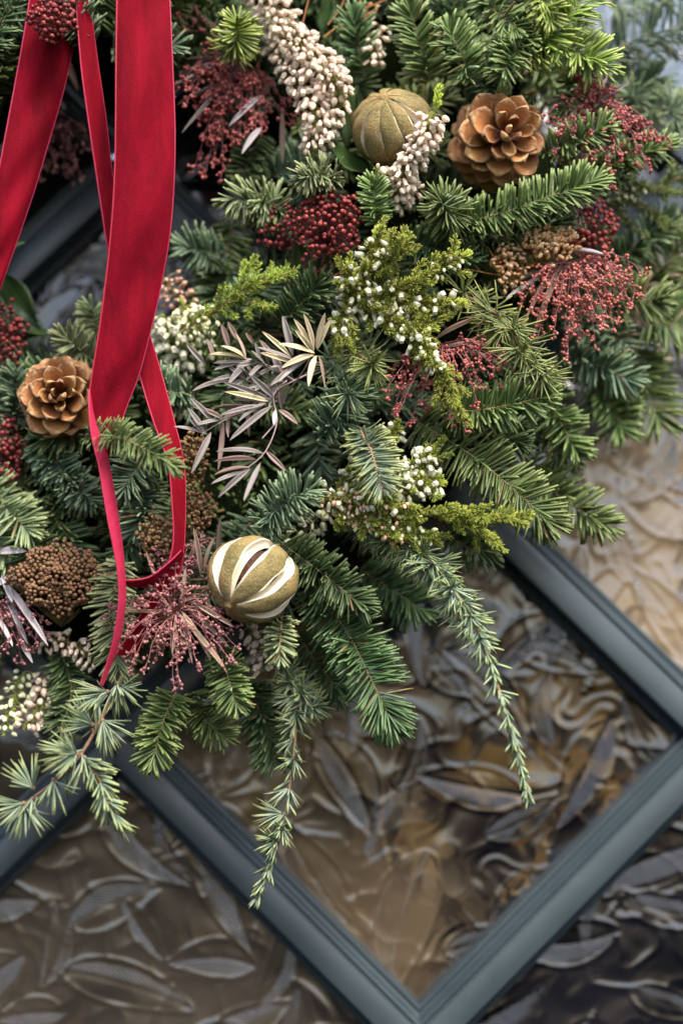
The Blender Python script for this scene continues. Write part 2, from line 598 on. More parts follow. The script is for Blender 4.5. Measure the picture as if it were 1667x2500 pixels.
MT['velvet'] = velvet_mat()
MT['satin'] = plain_mat('red_satin_back', (0.42, 0.016, 0.05), (0.50, 0.028, 0.07), 300, 0.42, spec=0.5)
MT['selvedge'] = plain_mat('ribbon_selvedge', (0.30, 0.010, 0.04), (0.44, 0.03, 0.08), 1400, 0.5)


def paint_mat():
    m, nt, b = new_mat('blue_grey_door_paint')
    c = mixc(nt, maprange(nt, noise(nt, 26, 5), 0.3, 0.7, 0, 1), (0.031, 0.045, 0.052), (0.043, 0.060, 0.067))
    nt.links.new(c, b.inputs['Base Color'])
    b.inputs['Roughness'].default_value = 0.30
    b.inputs['Specular IOR Level'].default_value = 0.5
    bump(nt, b, noise(nt, 420, 3, 0.6), 0.12, 0.0006)
    return m


MT['paint'] = paint_mat()


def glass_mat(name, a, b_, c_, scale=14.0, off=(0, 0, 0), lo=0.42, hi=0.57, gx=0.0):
    """cast glass: mottled reflections and view-through painted into an opaque base colour, a smooth reflecting face, reeded leaf halves"""
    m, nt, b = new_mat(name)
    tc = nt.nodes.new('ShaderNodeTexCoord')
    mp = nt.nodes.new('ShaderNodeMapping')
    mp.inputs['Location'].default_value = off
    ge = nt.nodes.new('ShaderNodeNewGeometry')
    vm = nt.nodes.new('ShaderNodeVectorMath')          # normals shift the painted tones, imitating refraction
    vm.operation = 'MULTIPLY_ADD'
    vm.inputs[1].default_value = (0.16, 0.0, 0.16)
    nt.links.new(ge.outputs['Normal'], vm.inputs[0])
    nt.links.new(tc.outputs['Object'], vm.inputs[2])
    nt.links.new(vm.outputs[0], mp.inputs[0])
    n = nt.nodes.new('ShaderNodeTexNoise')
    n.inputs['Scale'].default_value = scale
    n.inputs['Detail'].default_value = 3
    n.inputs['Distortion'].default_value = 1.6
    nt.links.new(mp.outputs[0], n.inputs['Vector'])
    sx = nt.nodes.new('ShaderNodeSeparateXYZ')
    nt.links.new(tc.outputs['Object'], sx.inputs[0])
    ma = nt.nodes.new('ShaderNodeMath')                # painted reflection tones grade darker towards one side
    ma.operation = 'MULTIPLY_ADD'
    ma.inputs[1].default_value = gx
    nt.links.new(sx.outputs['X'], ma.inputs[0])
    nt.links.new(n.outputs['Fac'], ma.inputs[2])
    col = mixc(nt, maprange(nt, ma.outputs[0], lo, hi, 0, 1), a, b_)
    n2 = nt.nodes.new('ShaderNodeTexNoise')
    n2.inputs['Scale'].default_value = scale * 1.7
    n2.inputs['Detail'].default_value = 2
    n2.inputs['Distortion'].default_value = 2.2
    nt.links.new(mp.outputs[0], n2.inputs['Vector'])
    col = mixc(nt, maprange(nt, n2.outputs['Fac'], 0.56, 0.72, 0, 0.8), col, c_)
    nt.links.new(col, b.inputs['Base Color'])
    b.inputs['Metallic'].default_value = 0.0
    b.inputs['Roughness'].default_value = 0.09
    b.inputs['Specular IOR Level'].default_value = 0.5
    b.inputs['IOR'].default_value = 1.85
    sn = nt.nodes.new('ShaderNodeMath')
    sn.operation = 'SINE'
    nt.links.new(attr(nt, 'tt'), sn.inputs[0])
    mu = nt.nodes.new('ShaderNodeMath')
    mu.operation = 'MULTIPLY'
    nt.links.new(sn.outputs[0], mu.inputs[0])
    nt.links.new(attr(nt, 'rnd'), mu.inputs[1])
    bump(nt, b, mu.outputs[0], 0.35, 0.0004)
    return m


# ------------------------------------------------------------------ the door: lattice bars and cast glass panes
door = thing('lattice_door', 'blue-grey painted door of diamond lattice bars with leaf-patterned cast glass', 'door', (0, 0.03, 1.4))
XC, X1 = P(1005, 1776, 0)[0], P(1759, 1776, 0)[0]
HX = 0.5 * (P(1759, 1776, 0)[0] - P(282, 1776, 0)[0])
XM = 0.5 * (P(1759, 1776, 0)[0] + P(282, 1776, 0)[0])
ZB, ZT = P(1005, 2545, 0)[2], P(282, 385, 0)[2]
HZ = (ZT - ZB) / 3.0
TH = math.atan2(HZ, HX)
BASE_Y = 0.024     # glass face depth behind the bar face


def node(i, j):
    """lattice crossing: i steps right, j steps up from the bottom crossing"""
    return np.array([XM + i * HX, 0.0, ZB + j * HZ])


# profile across a bar, p = offset towards the bar's upper side, d = depth behind the front
mm = 0.001
PROF = [(-23, 24), (-23, 17), (-20.5, 15.6), (-18.2, 16.6), (-17.2, 12), (-16.6, 3), (-15, 0.4), (-13, 0.0), (2.6, 0.0), (3.6, 0.5), (4.4, 2.2),
        (5.2, 2.6), (6.4, 1.4), (7.8, 1.2), (9.0, 2.2), (9.8, 4.6), (11.2, 7.0), (13.2, 8.4), (14.4, 8.2), (15.4, 7.4), (16.8, 7.6), (17.8, 9.0), (18.3, 14), (18.6, 24)]
PROF = [(p * 0.84 * mm, d * (0.84 if d < 20 else 1) * mm) for p, d in PROF]


def bar_segment(a, b):
    A, B = node(*a), node(*b)
    D = nrm(B - A)
    up = np.array([-D[2], 0, D[0]])
    if up[2] < 0:
        up = -up
    t, ct = abs(D[2] / D[0]), abs(D[0] / D[2])
    Ln = np.linalg.norm(B - A)
    mb = MB()
    rows = []
    for p, d in PROF:
        # bisector cuts at both ends: the upper side meets its neighbour on a vertical, the lower side on a horizontal, or the other way round
        s0 = abs(p) * (t if (up[0] * p) * D[0] < 0 else ct)
        e0 = abs(p) * (t if (up[0] * p) * (-D[0]) < 0 else ct)
        o = up * p + np.array([0, d, 0])
        n = 6
        ss = np.linspace(s0, Ln - e0, n)
        rows.append(A + D * ss[:, None] + o)
    V = np.array(rows)
    K, n = V.shape[:2]
    F = []
    for k in range(K - 1):
        for q in range(n - 1):
            F.append([k * n + q, k * n + q + 1, (k + 1) * n + q + 1, (k + 1) * n + q])
    F = np.array(F)
    # outward = towards the camera (-y)
    v = V.reshape(-1, 3)
    nn = np.cross(v[F[:, 1]] - v[F[:, 0]], v[F[:, 3]] - v[F[:, 0]])
    if nn[:, 1].sum() > 0:
        F = F[:, ::-1]
    mb.add(v, F)
    o = mb.build('lattice_bar', MT['paint'], door, smooth=True)
    o.data.set_sharp_from_angle(angle=math.radians(28))
    return o


SEGS = []
for i in range(-2, 4):
    for j in range(-1, 5):
        if (i + j) % 2 == 0:
            SEGS.append(((i, j), (i + 1, j + 1)))
            SEGS.append(((i, j), (i + 1, j - 1)))
for a, b in SEGS:
    m = 0.5 * (node(*a) + node(*b))
    if abs(m[0] - XM) < 2.1 * HX and node(0, -0.8)[2] < m[2] < node(0, 4.2)[2]:
        bar_segment(a, b)

# leaf emboss of the glass: one field, sampled by every pane
lr = np.random.default_rng(21)
LEAVES = []
for q in range(1500):
    c = np.array([XM + lr.uniform(-2.1, 2.1) * HX, ZB + lr.uniform(-1.1, 4.3) * HZ])
    L = lr.uniform(0.022, 0.05)
    ok = all(np.hypot(*(c - l[0])) > 0.46 * (L + l[2]) for l in LEAVES)
    if ok:
        LEAVES.append((c, lr.uniform(0, 2 * math.pi), L, L * lr.uniform(0.28, 0.46), lr.uniform(-0.25, 0.25), lr.integers(0, 3), lr.uniform(0.7, 1.2)))
VINES = []
for q in range(60):
    c = np.array([XM + lr.uniform(-2, 2) * HX, ZB + lr.uniform(-1, 4.2) * HZ])
    a, k = lr.uniform(0, 2 * math.pi), lr.uniform(-18, 18)
    s = np.linspace(0, lr.uniform(0.06, 0.12), 26)
    ang = a + k * s + 0.5 * np.sin(s * 60 + q)
    VINES.append(c + np.cumsum(np.stack([np.cos(ang), np.sin(ang)], 1) * (s[1] - s[0]), 0))


def sstep(x, a, b):
    t = np.clip((x - a) / (b - a), 0, 1)
    return t * t * (3 - 2 * t)


def emboss(X, Z):
    wx = X + 0.012 * np.sin(Z * 95 + 2.1 * np.sin(X * 60)) + 0.006 * np.sin(Z * 210 + X * 90)
    wz = Z + 0.012 * np.sin(X * 88 + 1.7 * np.sin(Z * 70)) + 0.006 * np.cos(X * 190 - Z * 80)
    f1 = np.sin(wx * 62 + 2.0 * np.sin(wz * 41))
    f2 = np.sin(wz * 74 + 2.2 * np.sin(wx * 37) + 1.3)
    patch = 0.5 + 0.5 * np.sin(X * 33 + 2 * np.sin(Z * 27 + 1)) * np.sin(Z * 29 + 2 * np.sin(X * 23))
    H = 0.00044 * (1 - np.abs(f1)) ** 2 + 0.00040 * (1 - np.abs(f2)) ** 2 + 0.00016 * patch * np.sin(wx * 230 + 1.4 + 2 * np.sin(wz * 90)) * np.sin(wz * 150)
    H = H + 0.0006 * np.sin(X * 70 + 1.3 * np.sin(Z * 55)) * np.cos(Z * 62 + 1.7 * np.sin(X * 48))
    HC = np.zeros_like(X)
    HM = np.zeros_like(X)
    x0, x1, z0, z1 = X.min() - .05, X.max() + .05, Z.min() - .05, Z.max() + .05
    for v in VINES:
        if v[:, 0].max() < x0 or v[:, 0].min() > x1 or v[:, 1].max() < z0 or v[:, 1].min() > z1:
            continue
        d2 = np.full(X.shape, 1.0)
        for a in v:
            d2 = np.minimum(d2, (X - a[0]) ** 2 + (Z - a[1]) ** 2)
        H = H + 0.0008 * np.exp(-d2 / (0.0016 ** 2))
    for c, ang, L, W, bend, kind, amp in LEAVES:
        if not (x0 < c[0] < x1 and z0 < c[1] < z1):
            continue
        dx, dz = X - c[0], Z - c[1]
        a = dx * math.cos(ang) + dz * math.sin(ang)
        b = -dx * math.sin(ang) + dz * math.cos(ang) + bend * (a / L) ** 2 * L
        s = np.clip(a / L, -1, 1)
        w = W * np.clip(1 - s * s, 0, 1) ** 0.75 * (1 - 0.35 * s) + 1e-5
        d = np.abs(b) / w
        inside = (1 - sstep(d, 0.55, 1.0)) * (np.abs(a) < L)
        rim = np.exp(-((np.abs(b) - w) / 0.0013) ** 2) * (np.abs(a) < L * 0.98)
        rib = np.exp(-(b / 0.0013) ** 2) * (np.abs(a) < L)
        H = H * (1 - 0.5 * inside) + amp * (0.00016 * inside * (1 - 0.8 * d * d) + 0.00042 * rim - 0.0003 * rib * inside)
        half = inside * ((b > 0) if kind == 0 else (b < 0) if kind == 1 else (b > -1))
        hc = (a * 0.55 + np.abs(b) * 1.0) * 2 * math.pi / 0.0021
        sel = half > 0.4
        HC = np.where(sel, hc, HC)
        HM = np.where(sel, sstep(half, 0.45, 0.95) * sstep(np.abs(b), 0.0, 0.002) * (0.9 if kind < 2 else 0.5), HM)
    return H, HC, HM


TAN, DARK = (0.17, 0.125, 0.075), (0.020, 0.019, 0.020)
PANES = {   # cell centre (i, j): reflected tones painted into each pane's colour
    (0, 1): ('baked_amber_glass', (0.105, 0.075, 0.044), (0.003, 0.003, 0.005), (0.13, 0.078, 0.024)),
    (-1, 0): ('baked_brown_glass', (0.042, 0.035, 0.028), (0.062, 0.050, 0.037), (0.078, 0.052, 0.026)),
    (1, 0): ('baked_smoke_glass', (0.003, 0.004, 0.006), (0.008, 0.008, 0.011), (0.018, 0.016, 0.016)),
    (1, 2): ('baked_pale_amber_glass', (0.20, 0.145, 0.088), (0.028, 0.028, 0.033), (0.22, 0.15, 0.036)),
    (2, 1): ('baked_pale_amber_glass', (0.20, 0.145, 0.088), (0.028, 0.028, 0.033), (0.22, 0.15, 0.036)),
    (1, 4): ('baked_sky_glass', (0.16, 0.21, 0.28), (0.09, 0.12, 0.17), (0.24, 0.29, 0.34)),
    (2, 3): ('baked_sky_glass', (0.16, 0.21, 0.28), (0.09, 0.12, 0.17), (0.24, 0.29, 0.34)),
}
GM = {}
NP = 190
for i in range(-2, 4):
    for j in range(-1, 6):
        if (i + j) % 2 == 0:
            continue
        C = node(i, j)
        if abs(C[0] - XM) > 2.05 * HX or C[2] > node(0, 4.6)[2] or C[2] < node(0, -0.2)[2] - HZ * 0.3:
            continue
        key = (i, j)
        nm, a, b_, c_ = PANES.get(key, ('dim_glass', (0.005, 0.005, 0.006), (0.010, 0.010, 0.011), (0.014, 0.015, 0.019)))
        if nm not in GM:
            GM[nm] = glass_mat(nm, a, b_, c_, 7.0 if nm == 'baked_amber_glass' else 11.0, (0.11 * len(GM) + (0.06 if nm == 'baked_amber_glass' else 0), 0, 0.07 * len(GM)), gx={'baked_amber_glass': 1.7, 'baked_pale_amber_glass': -0.25}.get(nm, 0.0))
        seen = key in PANES or key in ((0, 3), (-1, 2))
        n = NP if seen else 40
        g = np.linspace(-1, 1, n)
        A_, B_ = np.meshgrid(g, g)
        X = C[0] + (A_ + B_) * 0.5 * HX * 0.985
        Z = C[2] + (A_ - B_) * 0.5 * HZ * 0.985
        H, HC, HM = emboss(X, Z)
        Y = BASE_Y - 0.001 - H
        V = np.stack([X, Y, Z], -1).reshape(-1, 3)
        q = (np.arange(n - 1)[:, None] * n + np.arange(n - 1)[None]).ravel()
        F = np.stack([q, q + n, q + n + 1, q + 1], -1)
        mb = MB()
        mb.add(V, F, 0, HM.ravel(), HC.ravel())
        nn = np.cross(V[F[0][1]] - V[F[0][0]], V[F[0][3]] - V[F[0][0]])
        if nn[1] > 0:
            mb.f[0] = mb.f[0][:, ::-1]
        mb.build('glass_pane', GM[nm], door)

# ------------------------------------------------------------------ plant builders
FIRP = [0.45, 0.92, 1.0, 0.98, 0.62]
FIRP_LOW = [0.6, 1.0, 0.98, 0.55]
CEDP = [0.6, 0.9, 0.9, 0.7, 0.2]


def fir_needles(mb, path, nl, nw, count, flat=0.6, tiprosette=True, low=False, droop=0.0, up=None, ang=(68, 24), tail=0.0):
    """needles along a twig; flat=1: two rows to the sides, flat=0: all round"""
    n = len(path)
    T = tangents(path)
    t = tail + (1 - tail) * (np.arange(count) + rng.random(count)) / count
    t = np.clip(t + 0.025 * np.sin(t * rng.uniform(14, 26) + rng.uniform(0, 6)), 0, 1)
    idx = t * (n - 1)
    i0 = np.clip(idx.astype(int), 0, n - 2)
    f = (idx - i0)[:, None]
    B = path[i0] * (1 - f) + path[i0 + 1] * f
    D0 = nrm(T[i0] * (1 - f) + T[i0 + 1] * f)
    U = np.array(up if up is not None else [0.05, -1.0, 0.25])
    N = U - D0 * (D0 @ U)[:, None]
    bad = np.linalg.norm(N, axis=1) < 0.25
    N[bad] = np.array([0, 0, 1.0]) - D0[bad] * D0[bad][:, 2:3]
    N = nrm(N)
    S = np.cross(D0, N)
    side = np.where(rng.random(count) < 0.5, 0.0, math.pi)
    spread = rng.normal(0, 1, count) * 0.35 + 0.30
    phi_flat = np.where(side == 0, spread, math.pi - spread)
    phi_round = rng.random(count) * 2 * math.pi
    phi = np.where(rng.random(count) < flat, phi_flat, phi_round)
    a1, a2 = math.radians(ang[0]), math.radians(ang[1])
    al = a1 + (a2 - a1) * np.clip((t - 0.72) / 0.28, 0, 1) ** 1.3 + rng.normal(0, 0.12, count)
    rad = S * np.cos(phi)[:, None] + N * np.sin(phi)[:, None]
    D = D0 * np.cos(al)[:, None] + rad * np.sin(al)[:, None] + DOWN * droop + rng.normal(0, 0.05, (count, 3))
    L = nl * (0.78 + 0.36 * rng.random(count)) * (1 - 0.35 * np.clip((t - 0.85) / 0.15, 0, 1)) * (0.75 + 0.25 * np.clip(t / 0.12, 0, 1))
    # the upper face of a needle looks along the twig's upper side, tilted towards the tip
    NN = N * 0.9 + rad * 0.25 + D0 * 0.35 + rng.normal(0, 0.18, (count, 3))
    curl = rng.normal(0.02, 0.14, count)
    mb.blades(B, D, NN, L, nw * (0.85 + 0.3 * rng.random(count)), FIRP_LOW if low else FIRP, curl)


def fir(label, pts, nl=68, mat='mid', flat=0.6, count=None, dens=0.62, up=None, droop=0.0, low=False, group=None, bark='barkgreen', nw=8.3, stem=5.0, side=None, name='fir_sprig', cat='fir sprig', ang=(68, 24)):
    W = np.array([P(*p) for p in pts])
    s = px(pts[-1][2])
    if len(W) > 2:
        W[1:-1] += rng.normal(0, 5 * s, W[1:-1].shape)
    path = spline(W, 24)
    Lp = plen(path) / s
    root = thing(name, label, cat, path[0], group)
    mb = MB()
    mb.tube(path, np.linspace(stem, stem * 0.55, 24) * 0.5 * s)
    nb = MB()
    c = count or int(max(36, (Lp * dens + 26) * 0.84))
    fir_needles(nb, path, nl * s, nw * s, c, flat, low=low, droop=droop, up=up, ang=ang)
    if side:
        for (t0, du, dv, dh) in side:
            k = int(t0 * 23)
            u = path[k]
            e = u + np.array([du * s, -dh * 0.01, -dv * s])
            sp = spline(np.array([u, (u + e) / 2 + rng.normal(0, 2 * s, 3), e]), 12)
            mb.tube(sp, np.linspace(stem * 0.7, stem * 0.45, 12) * 0.5 * s)
            fir_needles(nb, sp, nl * s * 0.9, nw * s, int(plen(sp) / s * dens + 22), flat, low=low, droop=droop, up=up, ang=ang)
    mb.balls([path[-1]], [stem * 0.75 * s])
    mb.build('stem', MT[bark], root)
    nb.build('needles', list(MT[mat]), root, 'stuff')
    return root


def tuft(nb, base, d, nl, nw, n, spread=70):
    d = nrm(d)
    x = nrm(np.cross(d, [0.3, 0.2, 0.9]))
    y = np.cross(d, x)
    a = rng.random(n) * 2 * math.pi
    b = np.radians(spread) * np.sqrt(rng.random(n))
    D = d * np.cos(b)[:, None] + (x * np.cos(a)[:, None] + y * np.sin(a)[:, None]) * np.sin(b)[:, None]
    D = D + DOWN * 0.05
    N = d * 0.8 + TOCAM * 0.3 + rng.normal(0, 0.3, (n, 3))
    nb.blades(np.repeat(base[None], n, 0) + D * nw, D, N, nl * (0.75 + 0.4 * rng.random(n)), nw, CEDP, rng.normal(-0.04, 0.09, n), thick=0.6)


def cedar(label, pts, nl=62, nw=6.0, spacing=26, perclump=20, tipfrac=0.0, mat='cedar', hang=(0, 0, 0), tufts=(), stem=8, twigs=(), bark='bark', spread=72, start=0.0, group=None, dense_single=0.25):
    W = np.array([P(*p) for p in pts])
    path = spline(W, 40)
    s = px(pts[0][2])
    Lp = plen(path) / s
    nw = nw * 1.18
    root = thing('cedar_branch', label, 'cedar branch', path[0], group)
    mb, nb = MB(), MB()
    r = np.linspace(stem, stem * 0.42, 40) * 0.5 * s
    r = r * (1 + 0.12 * rng.normal(0, 1, 40))
    mb.tube(path, r, 7)
    T = tangents(path)
    nc = max(2, int(Lp * (1 - tipfrac - start) / spacing))
    hang = np.array(hang, float)
    for k in range(nc):
        t = start + (k + 0.5) / nc * (1 - tipfrac - start)
        i = int(t * 39)
        a = k * 2.4 + rng.random() * 0.6
        x = nrm(np.cross(T[i], [0.2, 0.9, 0.3]))
        y = np.cross(T[i], x)
        d = x * math.cos(a) + y * math.sin(a) + T[i] * 0.45 + hang + TOCAM * 0.25
        d = nrm(d)
        b = path[i] + d * r[i] * 1.5
        mb.balls([b], [stem * 0.42 * s])
        if rng.random() < 0.12:
            continue
        tuft(nb, b, d, nl * s * (0.8 + 0.3 * rng.random()), nw * s, int(perclump * (0.6 + 0.8 * rng.random())), spread)
    for (u, v, h, du, dv, dh, n) in tufts:
        b = P(u, v, h)
        d = nrm(np.array([du, -dh, -dv], float))
        mb.balls([b], [stem * 0.5 * s])
        tuft(nb, b, d, nl * s, nw * s, n, spread * 0.8)
    c = int(Lp * dense_single)
    if c > 3:
        fir_needles(nb, path, nl * s * 0.8, nw * s, c, 0.2, ang=(52, 24))
    if tipfrac > 0:
        k = int((1 - tipfrac) * 39)
        tp = spline(path[k:], 20)
        fir_needles(nb, tp, nl * s * 0.62, nw * s * 1.1, int(Lp * tipfrac * 0.17), 0.1, ang=(15, 10))
        for t in (0.12, 0.38, 0.66, 0.99):
            i = int(t * 19)
            tt_ = tangents(tp)[i]
            tuft(nb, tp[i], tt_ * 1.6 + np.array([-0.5 + rng.random() * 0.7, -0.3, 0]), nl * s * 0.42, nw * s * 1.1, 8, 32)
        ob = MB()
        ob.tube(tp, np.linspace(stem * 0.62, stem * 0.42, 20) * 0.56 * s, 6)
        ob.build('young_shoot', MT['barkorange'], root)
    for tw in twigs:
        tpath = spline(np.array([P(*p) for p in tw]), 20)
        ob = MB()
        ob.tube(tpath, np.linspace(stem * 0.5, stem * 0.3, 20) * 0.5 * s, 6)
        ob.build('twig', MT['barkorange'], root)
        fir_needles(nb, tpath, nl * s * 0.7, nw * s * 1.1, int(plen(tpath) / s * 0.42), 0.15, ang=(46, 16))
        tuft(nb, tpath[-1], tangents(tpath)[-1], nl * s * 0.6, nw * s, 12, 40)
    mb.build('branch', MT[bark], root)
    nb.build('needles', list(MT[mat]), root, 'stuff')
    return root


def bell_mesh(name, mat, kind):
    """urn-shaped heather flower, unit length along +Z (mouth at z=1)"""
    if kind == 'bell':
        prof = [(0.0, 0.05), (0.06, 0.20), (0.22, 0.33), (0.45, 0.37), (0.68, 0.32), (0.84, 0.22), (0.90, 0.20), (0.98, 0.29), (1.0, 0.25), (0.96, 0.12), (0.95, 0.01)]
    elif kind == 'tubular':
        prof = [(0.0, 0.05), (0.05, 0.14), (0.25, 0.21), (0.55, 0.235), (0.80, 0.20), (0.90, 0.175), (0.98, 0.24), (1.0, 0.20), (0.96, 0.09), (0.95, 0.01)]
    else:
        prof = [(0.0, 0.05), (0.08, 0.22), (0.32, 0.36), (0.62, 0.34), (0.85, 0.20), (1.0, 0.03)]
    mb = MB()
    sg = 8
    V, T = [], []
    for z, r in prof:
        for q in range(sg):
            a = 2 * math.pi * q / sg
            rr = r * (1 + (0.16 * math.cos(4 * a) if z > 0.93 else 0))
            V.append((rr * math.cos(a), rr * math.sin(a), z))
            T.append(z)
    F = []
    for i in range(len(prof) - 1):
        for q in range(sg):
            F.append((i * sg + q, i * sg + (q + 1) % sg, (i + 1) * sg + (q + 1) % sg, (i + 1) * sg + q))
    mb.add(V, F, 0, 0.5, T)
    return mb.mesh(name, mat)


BELLS = {'white': [bell_mesh('bell', MT['bell'], 'bell'), bell_mesh('bell', MT['bell'], 'tubular')],
         'green': [bell_mesh('bud', MT['bellgreen'], 'bud'), bell_mesh('bud', MT['bellgreen'], 'bud')],
         'pink': [bell_mesh('bell', MT['bellpink'], 'tubular'), bell_mesh('bell', MT['bellpink'], 'tubular'), bell_mesh('bell', MT['bellpink'], 'bell'), bell_mesh('bud', MT['bellpink'], 'bud')],
         'red': [bell_mesh('bud', MT['budred'], 'bud')]}


def heather(label, stems, flowers=(), leaf=15, mat='heath', dens=1.1, sidetwigs=0.0, tipbright=0.0, bark='stemtan', stem=4.0, group=None, size=22, young_only=False):
    """stems: list of point lists (u,v,h); flowers: (stem index, t0, t1, count, kind, spread px, hang)"""
    root = thing('heather_sprig', label, 'heather', P(*stems[0][0]), group)
    sb, lb, yb = MB(), MB(), MB()
    paths = []
    for st in stems:
        s = px(st[0][2])
        p = spline(np.array([P(*q) for q in st]), 30)
        paths.append((p, s))
        sb.tube(p, np.linspace(stem, stem * 0.4, 30) * 0.5 * s, 5)
        Lp = plen(p) / s
        twigs = [(p, leaf, 1.0)]
        for k in range(int(Lp * sidetwigs)):
            i = int((0.15 + 0.8 * rng.random()) * 29)
            T = tangents(p)[i]
            d = nrm(T * 0.8 + rng.normal(0, 0.7, 3) + TOCAM * 0.2)
            L = (22 + 34 * rng.random()) * s
            q = spline(np.array([p[i], p[i] + d * L * 0.5, p[i] + d * L + T * L * 0.25]), 8)
            sb.tube(q, np.linspace(1.8, 1.0, 8) * 0.5 * s, 4, cap=False)
            twigs.append((q, leaf * 0.85, 0.8))
        for q, lf, dn in twigs:
            n = int(plen(q) / s * dens * dn) + 6
            if tipbright > 0 and q is p:
                k = max(4, int(len(q) * tipbright))
                a, b = q[:-k + 1], q[-k:]
                if len(a) > 2:
                    fir_needles(lb, a, lf * s, 2.6 * s, int(n * (1 - tipbright)) + 1, 0.0, low=True, ang=(48, 34))
                fir_needles(yb, b, lf * s * 1.1, 3.0 * s, int(n * tipbright * 1.5) + 8, 0.0, low=True, ang=(34, 14))
            else:
                fir_needles(lb, q, lf * s, 2.6 * s, n, 0.0, low=True, ang=(48, 22))
    sb.build('stem', MT[bark], root)
    if lb.v:
        lb.build('foliage', list(MT[mat]), root, 'stuff')
    if yb.v:
        yb.build('young_foliage', list(MT['heathtip']), root, 'stuff')
    pb = MB()
    for (si, t0, t1, n, kind, spread, hang) in flowers:
        p, s = paths[si]
        T = tangents(p)
        for k in range(n):
            t = t0 + (t1 - t0) * (k + rng.random()) / n
            i = min(29, int(t * 29))
            a = k * 2.39996
            x = nrm(np.cross(T[i], [0.1, 0.9, 0.2]))
            y = np.cross(T[i], x)
            rd = x * math.cos(a) + y * math.sin(a)
            if rd[1] > 0.35:
                rd[1] *= -0.6
            c = p[i] + rd * spread * s * (0.55 + 0.5 * rng.random())
            d = nrm(rd * 0.75 + DOWN * hang + rng.normal(0, 0.25, 3) + T[i] * 0.1)
            sz = size * s * (0.8 + 0.4 * rng.random()) * {'red': 0.72, 'green': 0.78, 'white': 1.12, 'pink': 1.0}[kind]
            me = BELLS[kind][k % len(BELLS[kind])]
            part('bell' if kind in ('white', 'pink') else 'bud', me, root, frame(c, d, s=sz))
            mid = (p[i] + c) / 2 + DOWN * -3 * s
            pb.tube(spline(np.array([p[i], mid, c + d * sz * 0.03]), 4), 0.7 * s, 3, cap=False)
            pb.blades(np.repeat(c[None], 4, 0), d + rng.normal(0, 0.28, (4, 3)), rng.normal(0, 1, (4, 3)), sz * 0.34, sz * 0.2, [0.7, 1, 0.3], 0.0, mats=(0, 0))
    if pb.v:
        pb.build('flower_stalks', MT['calyx'], root, 'stuff')
    return root


mb_ = MB()
mb_.balls([np.zeros(3)], [1.0], unit=BALL_FINE, rnd=0.5)
BERRY = mb_.mesh('berry', MT['berry'])


def berries(label, c, r, n, rb=6.6, stalk='stemplum', group=None, base=(0, 0.35), front=-0.15, also=()):
    """panicle of round berries on short forked stalks"""
    C = P(*c)
    s = px(c[2])
    root = thing('berry_cluster', label, 'berry cluster', C, group)
    sb = MB()
    R = np.array([r[0], r[1]]) * s
    pos = []
    tries = 0
    blobs = [(C, R[0], R[1], n)] + [(P(*q[0]), q[1][0] * s, q[1][1] * s, q[2]) for q in also]
    for (cc, rx, rz, nn) in blobs:
        cnt, tries = 0, 0
        while cnt < nn and tries < 9000:
            tries += 1
            d = nrm(rng.normal(0, 1, 3))
            if d[1] > 0.25:
                d[1] *= -1
            k = (0.60 + 0.44 * rng.random() ** 0.6) * (1 + 0.13 * math.sin(5 * math.atan2(d[2], d[0]) + cc[0] * 90))
            p = cc + np.array([d[0] * rx, d[1] * min(rx, rz) * 0.72, d[2] * rz]) * k
            if all(np.linalg.norm(p - q) > rb * s * 1.75 for q in pos[-260:]):
                pos.append(p)
                cnt += 1
                b0 = cc + np.array([base[0] * rx, 0.02, -base[1] * rz])
                hub = b0 + (p - b0) * 0.55 + rng.normal(0, 3 * s, 3)
                sb.tube(spline(np.array([b0, hub, p]), 5), np.linspace(2.6, 1.5, 5) * 0.5 * s, 4, cap=False)
                dd = nrm(p - hub)
                part('berry', BERRY, root, frame(p, dd, s=rb * s * (0.66 + 0.44 * rng.random())))
    sb.build('stalks', MT[stalk], root, 'stuff')
    return root


def leaf_mesh(name, mat, curl=0.15, fold=0.25, tipp=1.6, wave=0.0, widest=0.42):
    """unit leaf: length 1 along +Z, half width 0.5 along X, upper side +Y, real thickness"""
    mb = MB()
    K, Q = 12, 7
    ts = np.linspace(0, 1, K)
    w = np.where(ts < widest, np.sin(ts / widest * math.pi / 2) ** 0.8, np.cos((ts - widest) / (1 - widest) * math.pi / 2) ** (1.0 / tipp))
    w = 0.5 * np.maximum(w, 0.02 + 0.04 * (ts < 0.5))
    q = np.linspace(-1, 1, Q)
    X = w[:, None] * q[None]
    Y = fold * np.abs(X) - curl * ts[:, None] ** 2 + wave * np.sin(ts * 9)[:, None] * np.abs(q)[None] * 0.1
    Zc = np.broadcast_to(ts[:, None], X.shape)
    top = np.stack([X, Y, Zc], -1).reshape(-1, 3)
    bot = top - np.array([0, 0.022, 0]) * (1 - 0.8 * np.abs(np.tile(q, K)) ** 4)[:, None]
    i = (np.arange(K - 1)[:, None] * Q + np.arange(Q - 1)[None]).ravel()
    Ft = np.stack([i, i + Q, i + Q + 1, i + 1], -1)
    n = K * Q
    Fb = Ft[:, ::-1] + n
    e = np.arange(K - 1) * Q
    El = np.stack([e, e + n, e + Q + n, e + Q], -1)
    e2 = e + Q - 1
    Er = np.stack([e2, e2 + Q, e2 + Q + n, e2 + n], -1)
    mb.add(np.vstack([top, bot]), np.vstack([Ft, Fb, El, Er]), 0, np.tile(np.tile(np.abs(q), K), 2), np.tile(np.repeat(ts, Q), 2))
    return mb.mesh(name, mat)


